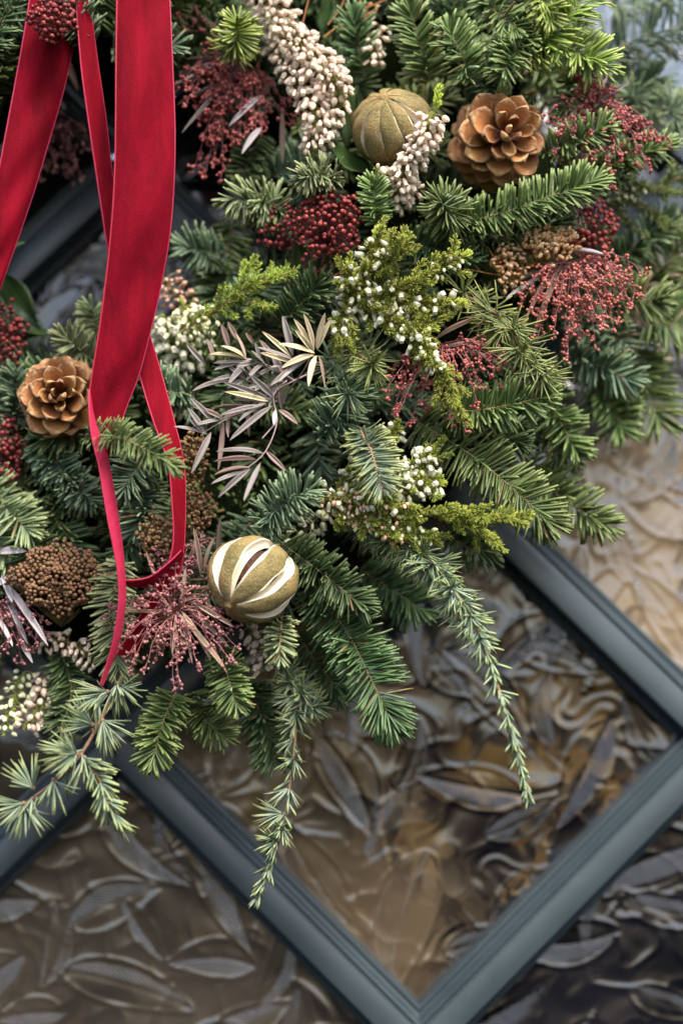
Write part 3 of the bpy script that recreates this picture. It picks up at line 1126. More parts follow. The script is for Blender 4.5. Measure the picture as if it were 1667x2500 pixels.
LF = {}
for k, mname in (('silver', 'leafsilver'), ('cream', 'leafcream'), ('mauve', 'leafmauve'), ('tan', 'leaftan'), ('pale', 'leafpale')):
    LF[k] = [leaf_mesh('leaf', MT[mname], c, f) for c, f in ((0.04, 0.25), (0.14, 0.35), (-0.10, 0.2), (0.24, 0.3))]
LF['broad'] = [leaf_mesh('leaf', MT['leafgreen'], 0.10, 0.30, 1.3, 1.0, 0.5), leaf_mesh('leaf', MT['leafgreen'], 0.28, 0.22, 1.3, 0.8, 0.45)]
LF['lime'] = [leaf_mesh('leaf', MT['leaflime'], 0.1, 0.3, 1.3)]
LF['gold'] = [leaf_mesh('leaf', MT['leafgold'], 0.2, 0.3, 1.3)]


def leaf_part(root, kind, a, b, w, face=None, var=None):
    """leaf from world point a to b; w = width in metres"""
    z = b - a
    L = float(np.linalg.norm(z))
    z = z / L
    y = np.array(face if face is not None else [0.1, -1, 0.5], float) + rng.normal(0, 0.28, 3)
    y = y - z * (y @ z)
    y = nrm(y)
    x = np.cross(y, z)
    M = Matrix((Vector(x), Vector(y), Vector(z))).transposed().to_4x4()
    w = w * (1.0 if kind in ('broad', 'lime', 'gold') else 0.62)
    M = Matrix.Translation(Vector(a)) @ M @ Matrix.Diagonal((w, L * 0.6, L, 1))
    v = LF[kind]
    return part('leaf', v[(rng.integers(0, len(v)) if var is None else var) % len(v)], root, M)


def leaf2(root, kind, p, q, w, face=None, var=None):
    return leaf_part(root, kind, P(*p), P(*q), w * px(p[2]), face, var)


def tassel(label, o, ends, leaves=(), bud='budrose', stem='stempink', rb=4.2, sub=5, perc=3, group=None, sag=0.16, leafkind='tan'):
    """drooping spray: fine forked stalks strung with tiny buds"""
    O = P(*o)
    s = px(o[2])
    rb = rb * 0.92
    root = thing('bud_spray', label, 'dried spray', O, group)
    sb, bb = MB(), MB()
    for (u, v, h) in ends:
        E = P(u, v, h)
        d = E - O
        L = np.linalg.norm(d)
        mid = O + d * 0.5 + np.array([0, -0.006, sag * L]) + rng.normal(0, 0.03 * L, 3)
        p = spline(np.array([O, mid, E]), 16)
        p[1:-1] += rng.normal(0, 0.9 * s, (14, 3))
        sb.tube(p, np.linspace(2.6, 1.3, 16) * 0.5 * s, 4, cap=False)
        T = tangents(p)
        ns = max(3, int(L / s / 26 * sub / 5 * 1.05))
        for k in range(ns):
            t = 0.3 + 0.7 * (k + rng.random()) / ns
            i = min(15, int(t * 15))
            dd = nrm(T[i] * 0.7 + rng.normal(0, 0.75, 3) + DOWN * 0.25)
            l = (10 + 24 * rng.random()) * s
            e = p[i] + dd * l
            sb.tube(spline(np.array([p[i], p[i] + dd * l * 0.6 + DOWN * -1.5 * s, e]), 5), 0.85 * s, 3, cap=False)
            m = perc + rng.integers(0, 3)
            c = e + rng.normal(0, 1, (m, 3)) * 4.2 * s
            c[0] = e
            bb.balls(c, rb * s * (0.6 + 0.55 * rng.random(m)))
            bb.balls(p[i][None] + dd * l * 0.5 + rng.normal(0, 1.5 * s, (1, 3)), rb * 0.7 * s)
        bb.balls(E + rng.normal(0, 1, (4, 3)) * 3.6 * s, rb * s * (0.65 + 0.5 * rng.random(4)))
    sb.build('stalks', MT[stem], root, 'stuff')
    bb.build('buds', MT[bud], root, 'stuff')
    for lf in leaves:
        a, b, w = lf[:3]
        leaf2(root, lf[3] if len(lf) > 3 else leafkind, a, b, w)
    return root


def umbel(label, c, r, n, rb, mat, stalkmat, base, elong=1.0, group=None, lumps=0.12, name='dried_flower_head'):
    """flat-topped head of tiny buds on forked stalks"""
    C = P(*c)
    s = px(c[2])
    B = P(*base)
    root = thing(name, label, 'dried flower', B, group)
    sb, bb = MB(), MB()
    k = np.arange(n)
    ph = k * 2.39996
    z = (k + 0.5) / n
    rr = np.sqrt(z)
    x = rr * np.cos(ph)
    y = rr * np.sin(ph)
    lump = 1 + lumps * np.sin(x * 7 + 1) * np.cos(y * 6)
    pos = C + np.stack([x * r[0] * s * lump, -(np.sqrt(np.maximum(1 - rr ** 2, 0)) * min(r) * 0.6 * s * lump) + rng.normal(0, 2 * s, n), -y * r[1] * s * lump], 1) + rng.normal(0, (2.2 if elong < 1.2 else 5.5) * s, (n, 3))
    ax = nrm(nrm(pos - B) + rng.normal(0, 0.0 if elong < 1.2 else 0.6, (n, 3)))
    unit = (BALL[0] * np.array([1, 1, elong]), BALL[1])
    bb.balls(pos, rb * s * (0.75 + 0.45 * rng.random(n)), axis=ax, unit=unit)
    nh = max(6, n // 12)
    hubs = pos[rng.choice(n, nh, replace=False)] * 0.62 + B * 0.38
    for hb in hubs:
        sb.tube(spline(np.array([B, (B + hb) / 2 + rng.normal(0, 4 * s, 3), hb]), 6), np.linspace(4.0, 2.2, 6) * 0.5 * s, 4, cap=False)
    for p in pos:
        h = hubs[np.argmin(((hubs - p) ** 2).sum(1))]
        sb.tube(np.array([h, p]), 0.8 * s, 3, cap=False)
    sb.build('stalks', MT[stalkmat], root, 'stuff')
    bb.build('buds', MT[mat], root, 'stuff')
    return root


# ------------------------------------------------------------------ wreath base: moss-wrapped ring
def ringpt(th, r, h):
    """angle clockwise from the right (photo), radius in photo px about the ring's centre"""
    return P(235 + r * math.cos(th), 460 + r * math.sin(th), h)


mb = MB()
K, Q = 96, 14
V = []
for k in range(K):
    th = 2 * math.pi * k / K
    for q in range(Q):
        a = 2 * math.pi * q / Q
        nz = 1 + 0.14 * math.sin(th * 13 + 2 * math.sin(a * 3)) + 0.1 * math.sin(a * 5 + th * 29)
        V.append(ringpt(th, 770 + 330 * math.cos(a) * nz, 3.4 + 2.4 * math.sin(a) * nz))
F = [[k * Q + q, k * Q + (q + 1) % Q, ((k + 1) % K) * Q + (q + 1) % Q, ((k + 1) % K) * Q + q] for k in range(K) for q in range(Q)]
mb.add(V, F)
wb = mb.build('wreath_base', MT['moss'])
wb['label'] = 'dark moss-wrapped ring carrying the wreath, glimpsed between the sprigs'
wb['category'] = 'wreath base'

# fir sprigs deep in the wreath: the ones that show are things, the dense mass under them is one body of greenery
MARKS = [('the open pine cone', 1222, 335), ('the tan pine cone', 150, 972), ('the closed lime', 958, 312), ('the slit lime', 618, 1415), ('the central red berries', 795, 545), ('the berries at the right', 1440, 560),
         ('the berries between the ribbons', 132, 45), ('the cream leaf rosette', 760, 860), ('the silver leaves', 640, 1020), ('the white heather', 940, 700), ('the lower heather', 960, 1200), ('the pink heather spike', 740, 180),
         ('the red spray in the middle', 1080, 930), ('the red spray at the right', 1400, 740), ('the coral spray', 1470, 300), ('the dusky rose spray', 430, 1540), ('the brown bud head', 142, 1410), ('the golden florets', 1300, 620),
         ('the ribbon twist', 260, 1150), ('the brown seed heads', 430, 1220), ('the large sloping fir bough', 1220, 1170), ('the grey cedar twig', 1250, 830), ('the sage fir bough', 600, 500), ('the hanging fir bough', 880, 1620),
         ('the hanging cedar', 715, 1700), ('the lower left cedar', 200, 1780), ('the lilac leaves', 40, 1480), ('the bare heather stem', 580, 730), ('the sharp fir sprig', 1220, 1000), ('the starburst cedar tuft', 905, 890)]
USED = set()


def filler_label(u, v):
    for nm, mu, mv in sorted(MARKS, key=lambda m: (m[1] - u) ** 2 + (m[2] - v) ** 2):
        du, dv = u - mu, v - mv
        if abs(du) > 1.6 * abs(dv):
            w = ['right of', 'left of'][du < 0]
        elif abs(dv) > 1.6 * abs(du):
            w = ['below', 'above'][dv < 0]
        else:
            w = ['below', 'above'][dv < 0] + ' and ' + ['right of', 'left of'][du < 0]
        lab = 'shaded fir sprig set deep %s %s' % (w, nm)
        if lab not in USED:
            USED.add(lab)
            return lab


mass = MB()
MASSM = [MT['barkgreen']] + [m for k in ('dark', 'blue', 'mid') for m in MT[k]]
nthing = 0
for k in range(560):
    th = math.radians(rng.uniform(-75, 205) if k < 380 else rng.uniform(190, 290))
    deg = math.degrees(th)
    rout = (1290 if deg < 8 else 1400) if deg < 18 else (1290 if deg < 32 else (1090 if deg < 56 else 1130))
    if deg > 95:
        rout = 1150
    if deg > 200:
        rout = 950
    r0 = rng.uniform(330, rout - 150)
    dth = rng.uniform(-0.8, 1.3)
    L = rng.uniform(150, 240)
    asthing = k < 125
    h0 = rng.uniform(4.6, 6.6) if asthing else rng.uniform(2.8, 5.2)
    if deg > 205:
        h0 = rng.uniform(3.5, 11.5)  # mostly unseen upper sprigs, added and raised to shade the hollow
    r1 = min(r0 + L * math.cos(dth), rout)
    if r1 < 330:
        continue
    th1 = th + L * math.sin(dth) / max(r0, 300)
    p0 = (235 + r0 * math.cos(th), 460 + r0 * math.sin(th), h0)
    p1 = (235 + r1 * math.cos(th1), 460 + r1 * math.sin(th1), h0 + rng.uniform(0.4, 2.0))
    if p1[0] < -560 or p1[0] > 1800 or p1[1] < -420:
        continue
    pm = ((p0[0] + p1[0]) / 2, (p0[1] + p1[1]) / 2, (p0[2] + p1[2]) / 2 + 0.4)
    inframe = 10 < pm[0] < 1650 and 10 < pm[1] < 1800
    if asthing and inframe:
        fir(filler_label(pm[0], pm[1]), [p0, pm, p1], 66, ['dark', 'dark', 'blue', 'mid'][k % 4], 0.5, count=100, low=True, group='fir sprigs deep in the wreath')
    else:
        path = spline(np.array([P(*p0), P(*pm), P(*p1)]), 16)
        s_ = px(h0)
        mass.tube(path, np.linspace(5, 3, 16) * 0.5 * s_, 5)
        sub = MB()
        fir_needles(sub, path, 66 * s_, 9.0 * s_, 95, 0.5, low=True)
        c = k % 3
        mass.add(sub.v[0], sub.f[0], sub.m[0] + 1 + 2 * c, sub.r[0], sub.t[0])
mo = mass.build('fir_greenery', MASSM, None, 'stuff')
mo['label'] = 'dense dark fir greenery filling the wreath underneath the separate sprigs, with added out-of-view sprigs shading from above'
mo['category'] = 'greenery'

# ------------------------------------------------------------------ pine cones
def scale_mesh(name, tipcurl, w0):
    mb = MB()
    K, Q = 11, 9
    ts = np.linspace(0, 1, K)
    q = np.linspace(-1, 1, Q)
    w = 0.13 + (w0 - 0.13) * np.clip(ts / 0.66, 0, 1) ** 0.85
    rnd_ = np.sqrt(np.clip(1 - (np.clip(ts - 0.62, 0, 1) / 0.385) ** 2, 0.0, 1))
    w = w * np.maximum(rnd_, 0.05)
    X = w[:, None] * q[None]
    Zc = np.broadcast_to(ts[:, None], X.shape)
    dish = 0.10 * (1 - q ** 2)[None] * np.sin(np.clip(ts * 1.05, 0, 1) * math.pi)[:, None]
    edge = np.maximum(np.abs(q)[None] ** 4 * np.clip((ts - 0.3) / 0.3, 0, 1)[:, None], np.clip((ts - 0.80) / 0.14, 0, 1)[:, None])
    Y = -dish - tipcurl * ts[:, None] ** 3 + 0.03 * edge
    top = np.stack([X, Y, Zc], -1).reshape(-1, 3)
    rr_ = np.random.default_rng(int(1000 * w0 + 100 * tipcurl + 50))
    top = top + rr_.normal(0, 0.010, top.shape) * np.repeat(np.clip(ts, 0.2, 1), Q)[:, None]
    th = (0.06 + 0.10 * np.clip((ts - 0.45) / 0.4, 0, 1))[:, None] * (1 - 0.55 * np.abs(q)[None] ** 3)
    bot = top * np.array([0.94, 1, 0.985]) - np.stack([th * 0, th, th * 0], -1).reshape(-1, 3)
    i = (np.arange(K - 1)[:, None] * Q + np.arange(Q - 1)[None]).ravel()
    Ft = np.stack([i, i + Q, i + Q + 1, i + 1], -1)
    n = K * Q
    e = np.arange(K - 1) * Q
    El = np.stack([e, e + n, e + Q + n, e + Q], -1)
    e2 = e + Q - 1
    Er = np.stack([e2, e2 + Q, e2 + Q + n, e2 + n], -1)
    ee = (K - 1) * Q + np.arange(Q - 1)
    Ee = np.stack([ee, ee + n, ee + 1 + n, ee + 1], -1)
    rim = np.clip(np.maximum(edge * 0.9, 0), 0, 1).ravel()
    rim2 = np.broadcast_to(np.clip((ts - 0.55) / 0.3, 0, 1)[:, None] * 0.75, X.shape).ravel()
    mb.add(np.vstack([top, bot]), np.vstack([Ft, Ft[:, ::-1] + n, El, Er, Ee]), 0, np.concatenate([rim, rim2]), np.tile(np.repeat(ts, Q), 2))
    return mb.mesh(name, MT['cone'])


SCALES = [scale_mesh('scale', c, w) for c, w in ((0.10, 0.40), (0.20, 0.43), (0.02, 0.38))]
SCALES_IN = [scale_mesh('scale', c, w) for c, w in ((-0.05, 0.30), (-0.12, 0.33))]


def pine_cone(label, c, R, axis, n=58, seed=0, close=0.0):
    r = np.random.default_rng(seed)
    C = P(*c)
    s = px(c[2])
    Rm = R * s
    A = nrm(np.array([axis[0], -axis[2], -axis[1]], float))
    X = nrm(np.cross(A, [0.1, 0.2, 0.97]))
    Y = np.cross(A, X)
    root = thing('pine_cone', label, 'pine cone', C)
    mb = MB()
    ax = np.linspace(0.50, -0.95, 9)[:, None] * Rm * A + C
    mb.tube(ax, np.array([0.02, 0.08, 0.13, 0.17, 0.2, 0.22, 0.22, 0.2, 0.05]) * Rm, 9)
    mb.build('core', MT['wood'], root)
    for k in range(n):
        f = k / (n - 1)
        a = k * 2.39996 + r.normal(0, 0.06)
        rad = X * math.cos(a) + Y * math.sin(a)
        tilt = math.radians(20 + (88 - close) * min(1, (f / 0.62)) ** 0.8 + max(0, f - 0.62) * 75 + r.normal(0, 4))
        d = A * math.cos(tilt) + rad * math.sin(tilt)
        L = Rm * (0.40 + 0.40 * min(1, f / 0.30) ** 0.7) * (1 - 0.10 * max(0, f - 0.7) / 0.3) * (1 + r.normal(0, 0.04))
        z = 0.44 - 1.12 * f ** 0.95
        base = C + A * z * Rm + rad * Rm * (0.03 + 0.14 * f)
        y = A * math.sin(tilt) - rad * math.cos(tilt)          # inner face towards the tip
        x = np.cross(y, d)
        M = Matrix((Vector(x), Vector(y), Vector(d))).transposed().to_4x4()
        wsc = L * (0.74 if f < 0.12 else 0.84) * (1 + r.normal(0, 0.05))
        M = Matrix.Translation(Vector(base)) @ M @ Matrix.Rotation(r.normal(0, 0.16), 4, 'Z') @ Matrix.Rotation(r.normal(0, 0.10), 4, 'X') @ Matrix.Diagonal((wsc, L, L, 1))
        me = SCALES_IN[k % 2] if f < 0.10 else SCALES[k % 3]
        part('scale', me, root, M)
    return root


pine_cone('wide open pine cone with orange-brown scales beside the closed dried lime', (1222, 335, 10.2), 130, (0.24, 0.10, 1.0), 60, 3)
pine_cone('tighter tan pine cone half hidden behind the wide red ribbon', (150, 972, 9.3), 120, (0.10, 0.02, 1.0), 70, 5, close=10)


# ------------------------------------------------------------------ dried limes
def dried_lime(label, c, R, axis, gaps, roll=0.0, squash=0.93, inner=0.74, seed=0):
    r = np.random.default_rng(seed)
    C = P(*c)
    s = px(c[2])
    Rm = R * s
    A = nrm(np.array([axis[0], -axis[2], -axis[1]], float))
    X = nrm(np.cross(A, [0.1, 0.2, 0.97]))
    Y = np.cross(A, X)
    N = len(gaps)
    root = thing('dried_lime', label, 'dried lime', C)
    tt = np.linspace(0.10, math.pi - 0.12, 17)
    qs = np.linspace(-1, 1, 9)

    def pos(rad, th, ph):
        return C + A * (rad * math.cos(th) * squash) + (X * math.cos(ph) + Y * math.sin(ph)) * rad * math.sin(th)

    mb = MB()
    V = [pos(Rm * 0.72 * (1 + 0.05 * math.sin(9 * ph + 5 * th)), th, ph) for th in np.linspace(0.05, math.pi - 0.05, 13) for ph in np.linspace(0, 2 * math.pi, 25)[:-1]]
    F = [[i * 24 + j, i * 24 + (j + 1) % 24, (i + 1) * 24 + (j + 1) % 24, (i + 1) * 24 + j] for i in range(12) for j in range(24)]
    mb.add(V, F)
    mb.build('flesh', MT['core'], root)
    W = 2 * math.pi / N
    for k in range(N):
        g0, g1 = gaps[k], gaps[(k + 1) % N]
        off = r.normal(0, 0.05)
        sk = 1 + r.normal(0, 0.030)
        ph0 = r.uniform(0, 6)
        rows, pl, pr = [], [], []
        for th in tt:
            sn = max(0.0, math.sin((th - 0.10) / (math.pi - 0.22) * math.pi)) ** 0.8
            a0 = roll + k * W + 0.5 * W * g0 * sn + 0.006 + off * sn + 0.022 * sn * math.sin(8 * th + ph0)
            a1 = roll + (k + 1) * W - 0.5 * W * g1 * sn - 0.006 + off * sn + 0.022 * sn * math.sin(7 * th + 2 * ph0)
            bul = sk ** sn * (1 + 0.05 * sn * (1 if g0 + g1 > 0.5 else 0.9) + 0.018 * sn * math.sin(3 * th + ph0))
            row = []
            for q in qs:
                ph = a0 + (a1 - a0) * (q + 1) / 2
                rr = Rm * bul * (1 - (0.055 if g0 + g1 > 0.5 else 0.085) * abs(q) ** 3 * sn) * (1 + 0.014 * math.sin(7 * th + k * 2 + 3 * q))
                row.append(pos(rr, th, ph))
            rows.append(row)
            am = (a0 + a1) / 2
            i0, i1 = roll + k * W + (0.15 if g0 < 0.38 else 0.26) * W * g0 * sn + 0.004, roll + (k + 1) * W - (0.15 if g1 < 0.38 else 0.26) * W * g1 * sn - 0.004
            re = Rm * bul * (0.945 if g0 + g1 > 0.5 else 0.915)
            pl.append([pos(re * 1.004, th, a0), pos(re * 0.93, th, a0 + 0.05 * (am - a0)), pos(Rm * (1 - (1 - inner) * (0.3 + 0.7 * sn)), th, i0)])
            pr.append([pos(re * 1.004, th, a1), pos(re * 0.93, th, a1 + 0.05 * (am - a1)), pos(Rm * (1 - (1 - inner) * (0.3 + 0.7 * sn)), th, i1)])
        nq, nt_ = len(qs), len(tt)
        mb = MB()
        F = [[i * nq + j, (i + 1) * nq + j, (i + 1) * nq + j + 1, i * nq + j + 1] for i in range(nt_ - 1) for j in range(nq - 1)]
        mb.add(np.array(rows).reshape(-1, 3), F, 0, np.tile(np.abs(qs), nt_), np.repeat(np.linspace(0, 1, nt_), nq))
        seg = mb.build('peel_segment', MT['peel'], root)
        mb = MB()
        for arr, fl in ((pl, False), (pr, True)):
            F = [[i * 3 + j, (i + 1) * 3 + j, (i + 1) * 3 + j + 1, i * 3 + j + 1] for i in range(nt_ - 1) for j in range(2)]
            F = np.array(F)
            mb.add(np.array(arr).reshape(-1, 3), F[:, ::-1] if fl else F)
        # the white rim that stands along the cut edges
        for arr, g in ((pl, g0), (pr, g1)):
            e = np.array(arr)[:, 0]
            e = e + r.normal(0, Rm * 0.006, e.shape)
            mb.tube(e, Rm * (0.020 if g > 0.2 else 0.007), 6)
        p = mb.mesh('pith', MT['pith'])
        o = bpy.data.objects.new('pith', p)
        COL.objects.link(o)
        o.parent = seg
        o.location = (0, 0, 0)
    mb = MB()
    b = pos(Rm * 0.99, 0.0, 0)
    mb.tube(np.array([b - A * Rm * 0.08, b, b + A * Rm * 0.05, b + A * Rm * 0.07]), np.array([0.17, 0.13, 0.09, 0.03]) * Rm, 9)
    mb.build('stem_button', MT['peel'], root)
    return root


dried_lime('closed olive-gold dried lime with one slit, left of the open pine cone', (958, 312, 10.4), 101, (-0.28, -0.62, 0.80),
           [0.10, 0.05, 0.13, 0.07, 0.38, 0.09, 0.06, 0.14, 0.05, 0.09], roll=0.25, seed=2)
dried_lime('dried lime with wide slits of white pith, hanging beside the tasselled spray', (618, 1415, 11.2), 106, (-0.55, 0.68, 0.55),
           [0.50, 0.32, 0.52, 0.34, 0.46, 0.30, 0.42], roll=0.35, seed=4, squash=0.98)


# ------------------------------------------------------------------ velvet ribbons
def ribbon(label, Ledge, Redge, bow=0.10, n=70, ripple=0.0, tail=None):
    """strip between two edge curves with a bowed section; velvet face, satin back, corded selvedges"""
    Lp = spline(np.array([P(*p) for p in Ledge]), n)
    Rp = spline(np.array([P(*p) for p in Redge]), n)
    root = thing('velvet_ribbon', label, 'ribbon', Lp[0])
    Q = 11
    q = np.linspace(0, 1, Q)
    V = Lp[:, None] * (1 - q)[None, :, None] + Rp[:, None] * q[None, :, None]
    W = Rp - Lp
    T = tangents((Lp + Rp) / 2)
    N = nrm(np.cross(W, T))
    N = np.where(N[:, 1:2] > 0, -N, N)
    wid = np.linalg.norm(W, axis=1)
    V = V + N[:, None] * (wid[:, None] * bow * (1 - (2 * q - 1) ** 4)[None])[..., None]
    if ripple:
        tl = np.linspace(0, 1, n)[:, None]
        V = V + N[:, None] * (ripple * np.sin(tl * 23 + q[None] * 5) * np.sin(q * math.pi)[None])[..., None]
    th = 0.0007

    def sheet(rows, flip):
        mb = MB()
        k = rows.shape[0]
        i = (np.arange(k - 1)[:, None] * Q + np.arange(Q - 1)[None]).ravel()
        F = np.stack([i, i + Q, i + Q + 1, i + 1], -1)
        mb.add(rows.reshape(-1, 3), F[:, ::-1] if flip else F)
        return mb
    sheet(V, False).build('velvet_face', MT['velvet'], root)
    sheet(V - N[:, None] * th, True).build('satin_back', MT['satin'], root)
    for e in (0, Q - 1):
        mb = MB()
        mb.tube(V[:, e] - N * th * 0.5, 0.00055, 6)
        mb.build('selvedge', MT['selvedge'], root)
    if tail:
        # beyond the fold the ribbon shows its satin back
        a = spline(np.array([P(*p) for p in tail[0]]), 60)
        b = spline(np.array([P(*p) for p in tail[1]]), 60)
        U = a[:, None] * (1 - q)[None, :, None] + b[:, None] * q[None, :, None]
        M = nrm(np.cross(b - a, tangents((a + b) / 2)))
        M = np.where(M[:, 1:2] > 0, -M, M)
        U = U + M[:, None] * (np.linalg.norm(b - a, axis=1)[:, None] * 0.06 * np.sin(q * math.pi)[None])[..., None]
        t_ = sheet(U, False).build('satin_tail', MT['satin'], root)
        sheet(U - M[:, None] * th, True).build('velvet_tail', MT['velvet'], root)
        for e in (0, Q - 1):
            mb = MB()
            mb.tube(U[:, e] - M * th * 0.5, 0.00050, 6)
            mb.build('selvedge', MT['selvedge'], root)
    return root


ribbon('wide red velvet ribbon tail in front, narrowing to a pink satin twist',
       [(287, -60, 15.6), (284, 120, 15.6), (281, 400, 15.2), (268, 600, 14.6), (246, 780, 14.0), (226, 910, 13.5), (220, 965, 13.3), (230, 1020, 13.1), (246, 1068, 13.0), (261, 1108, 12.9)],
       [(412, -60, 14.4), (420, 130, 14.6), (427, 350, 14.4), (417, 550, 13.8), (392, 700, 13.2), (368, 805, 13.0), (340, 912, 12.7), (312, 985, 12.6), (286, 1055, 12.7), (264, 1112, 12.85)],
       0.10, n=110, ripple=0.0018,
       tail=([(219, 950, 13.5), (219, 1000, 13.8), (226, 1070, 13.9), (243, 1140, 13.9), (263, 1260, 13.8), (281, 1350, 13.6), (291, 1420, 13.4), (290, 1490, 13.2), (274, 1580, 12.8), (246, 1672, 12.4)],
             [(221, 958, 13.4), (231, 1018, 13.2), (247, 1066, 13.1), (262, 1108, 13.0), (276, 1180, 12.9), (289, 1258, 12.8), (301, 1345, 12.6), (307, 1430, 12.5), (305, 1495, 12.4), (288, 1580, 12.2), (251, 1676, 12.2)]))
ribbon('red velvet ribbon tail running out of the frame at the left edge',
       [(82, -60, 13.4), (58, 90, 13.4), (38, 200, 13.3), (10, 350, 13.2), (-22, 520, 13.0), (-60, 740, 12.8)],
       [(205, -60, 11.6), (188, 60, 11.8), (160, 200, 11.9), (118, 350, 12.0), (72, 500, 12.0), (-5, 720, 12.0)], 0.14, ripple=0.0014)
ribbon('narrow twisted red velvet ribbon passing behind the wide one and curling at its end',
       [(182, -60, 13.2), (198, 150, 13.0), (218, 300, 12.8), (243, 470, 12.5), (270, 640, 12.2), (310, 790, 12.0), (344, 925, 11.9), (374, 1025, 12.0), (410, 1129, 12.1), (421, 1235, 12.1), (423, 1330, 12.0), (400, 1405, 11.8), (345, 1500, 11.3), (285, 1598, 10.8)],
       [(212, -60, 12.2), (236, 130, 12.0), (258, 280, 11.8), (276, 430, 11.6), (308, 600, 11.4), (352, 770, 11.2), (388, 890, 11.2), (424, 1022, 11.4), (449, 1129, 11.6), (453, 1235, 11.6), (448, 1350, 11.5), (430, 1425, 11.2), (392, 1515, 10.7), (325, 1604, 10.4)],
       0.08, n=90)
ribbon('thin edge-on loop of red velvet ribbon above the tasselled spray',
       [(444, 1345, 12.4), (414, 1374, 12.5), (370, 1408, 12.6), (330, 1418, 12.6), (300, 1418, 12.4)],
       [(448, 1352, 11.4), (420, 1386, 11.4), (374, 1428, 11.5), (338, 1434, 11.5), (300, 1428, 11.4)], 0.05, n=40)

# ------------------------------------------------------------------ pale bells, berries, sprays: the sprigs one can tell apart
# fir sprigs: label, points, options
fir('bright yellow-green fir sprig at the top right corner above the pine cone', [(1270, 150, 10.2), (1340, 85, 11.5), (1470, -60, 12.2)], 82, 'bright', 0.75, dens=0.75, nw=7.5)
fir('bright fir sprig fanning right, under the topmost one', [(1290, 95, 10.5), (1390, 120, 11.4), (1475, 160, 11.8)], 80, 'bright', 0.5, dens=0.75)
fir('fir sprig whose needles hang over the top of the open pine cone', [(1310, 40, 10.6), (1262, 115, 11.8), (1225, 180, 12.4)], 66, 'mid', 0.35, dens=0.8)
fir('upright fir sprig between the closed lime and the pine cone', [(1148, 200, 10.4), (1122, 130, 11.6), (1092, 66, 12.0)], 64, 'mid', 0.6, dens=0.75)
fir('dark-stemmed upright fir sprig directly above the closed lime', [(1045, 200, 9.6), (1030, 110, 10.8), (1000, 22, 11.2)], 70, 'mid', 0.7, dens=0.75)
fir('fir sprig coming in from the top edge above the pine cone', [(1165, -50, 10.6), (1215, 15, 11.6), (1272, 75, 12.0)], 66, 'mid', 0.55, dens=0.8)
fir('fir sprig at the top edge left of the brightest sprig', [(1290, -60, 11.0), (1320, -5, 11.8), (1345, 50, 12.0)], 66, 'bright', 0.5, dens=0.8)
fir('dark fir sprig between the pink heather and the closed lime', [(890, 190, 8.2), (875, 110, 9.0), (862, 40, 9.4)], 64, 'dark', 0.7, dens=0.75)
fir('dark fir sprig hanging under the top right sprigs beside the cone', [(1440, 120, 9.0), (1420, 190, 9.6), (1385, 262, 9.8)], 62, 'mid', 0.35, dens=0.8)
fir('shaded fir sprig just behind the top of the pine cone', [(1180, 130, 8.6), (1190, 180, 9.2), (1200, 235, 9.5)], 62, 'dark', 0.4, dens=0.9)
fir('small shaded fir sprig at the top beside the rust twigs', [(960, 40, 8.0), (1010, -10, 8.6), (1080, -40, 8.8)], 60, 'dark', 0.5, dens=0.8)
# right side, out of focus
fir('blurred fir bough reaching off the right edge near the top', [(1440, 150, 4.5), (1540, 102, 4.8), (1720, 45, 5.0)], 98, 'blue', 0.85, dens=0.55, nw=8)
fir('blurred fir bough in the top right corner', [(1490, 20, 3.6), (1580, -10, 3.8), (1720, -40, 4.0)], 92, 'blue', 0.8, dens=0.5, nw=8)
fir('soft blurred fir bough behind the coral spray at the right', [(1430, 250, 4.2), (1520, 215, 4.6), (1600, 190, 4.8)], 84, 'blue', 0.5, dens=0.6)
fir('short fir sprig pointing right between the pine cone and the coral spray', [(1330, 372, 9.6), (1410, 342, 10.8), (1478, 306, 11.3)], 58, 'mid', 0.3, dens=0.85)
fir('fir sprig with pale tip lying under the coral spray at the right', [(1440, 420, 8.0), (1540, 385, 8.8), (1632, 350, 9.2)], 54, 'mid', 0.25, dens=0.8)
fir('dark fir sprig in the shade under the coral spray', [(1350, 420, 7.4), (1430, 425, 7.8), (1510, 430, 8.0)], 62, 'dark', 0.4, dens=0.8)
fir('fir rosette facing out, below the heather on the lime', [(1120, 560, 9.2), (1096, 520, 11.0), (1078, 494, 12.6)], 74, 'mid', 0.1, dens=1.2, ang=(80, 30))
fir('long fir sprig lying under the pine cone, tip to the right', [(1120, 545, 10.2), (1230, 515, 11.4), (1350, 470, 11.9), (1462, 436, 11.8)], 66, 'mid', 0.5, dens=0.85)
fir('shaded fir sprig behind the long one under the pine cone', [(1150, 570, 8.8), (1260, 575, 9.6), (1370, 535, 10.0)], 68, 'dark', 0.4, dens=0.8)
fir('small upright fir sprig right of the red berries', [(922, 545, 10.6), (916, 495, 11.6), (908, 444, 12.0)], 50, 'mid', 0.6, dens=0.9)
fir('dark fir sprig under the rosette beside the white heather', [(985, 590, 8.4), (1060, 610, 9.2), (1150, 640, 9.5)], 66, 'dark', 0.4, dens=0.8)
fir('blunt fir bough seen end-on, right of the red spray', [(1420, 740, 4.6), (1520, 735, 6.2), (1612, 735, 7.0)], 76, 'mid', 0.1, dens=0.8)
fir('blurred fir bough fanning up at the right edge', [(1560, 720, 3.6), (1620, 660, 4.0), (1720, 570, 4.2)], 104, 'mid', 0.9, dens=0.55, nw=8)
fir('blurred fir bough leaving the right edge below the fan', [(1560, 760, 4.0), (1620, 785, 4.2), (1720, 815, 4.2)], 100, 'mid', 0.85, dens=0.55, nw=8)
fir('blurred blue-green fir bough below the red spray', [(1360, 860, 4.8), (1450, 885, 5.8), (1540, 930, 6.2)], 74, 'blue', 0.15, dens=0.85)
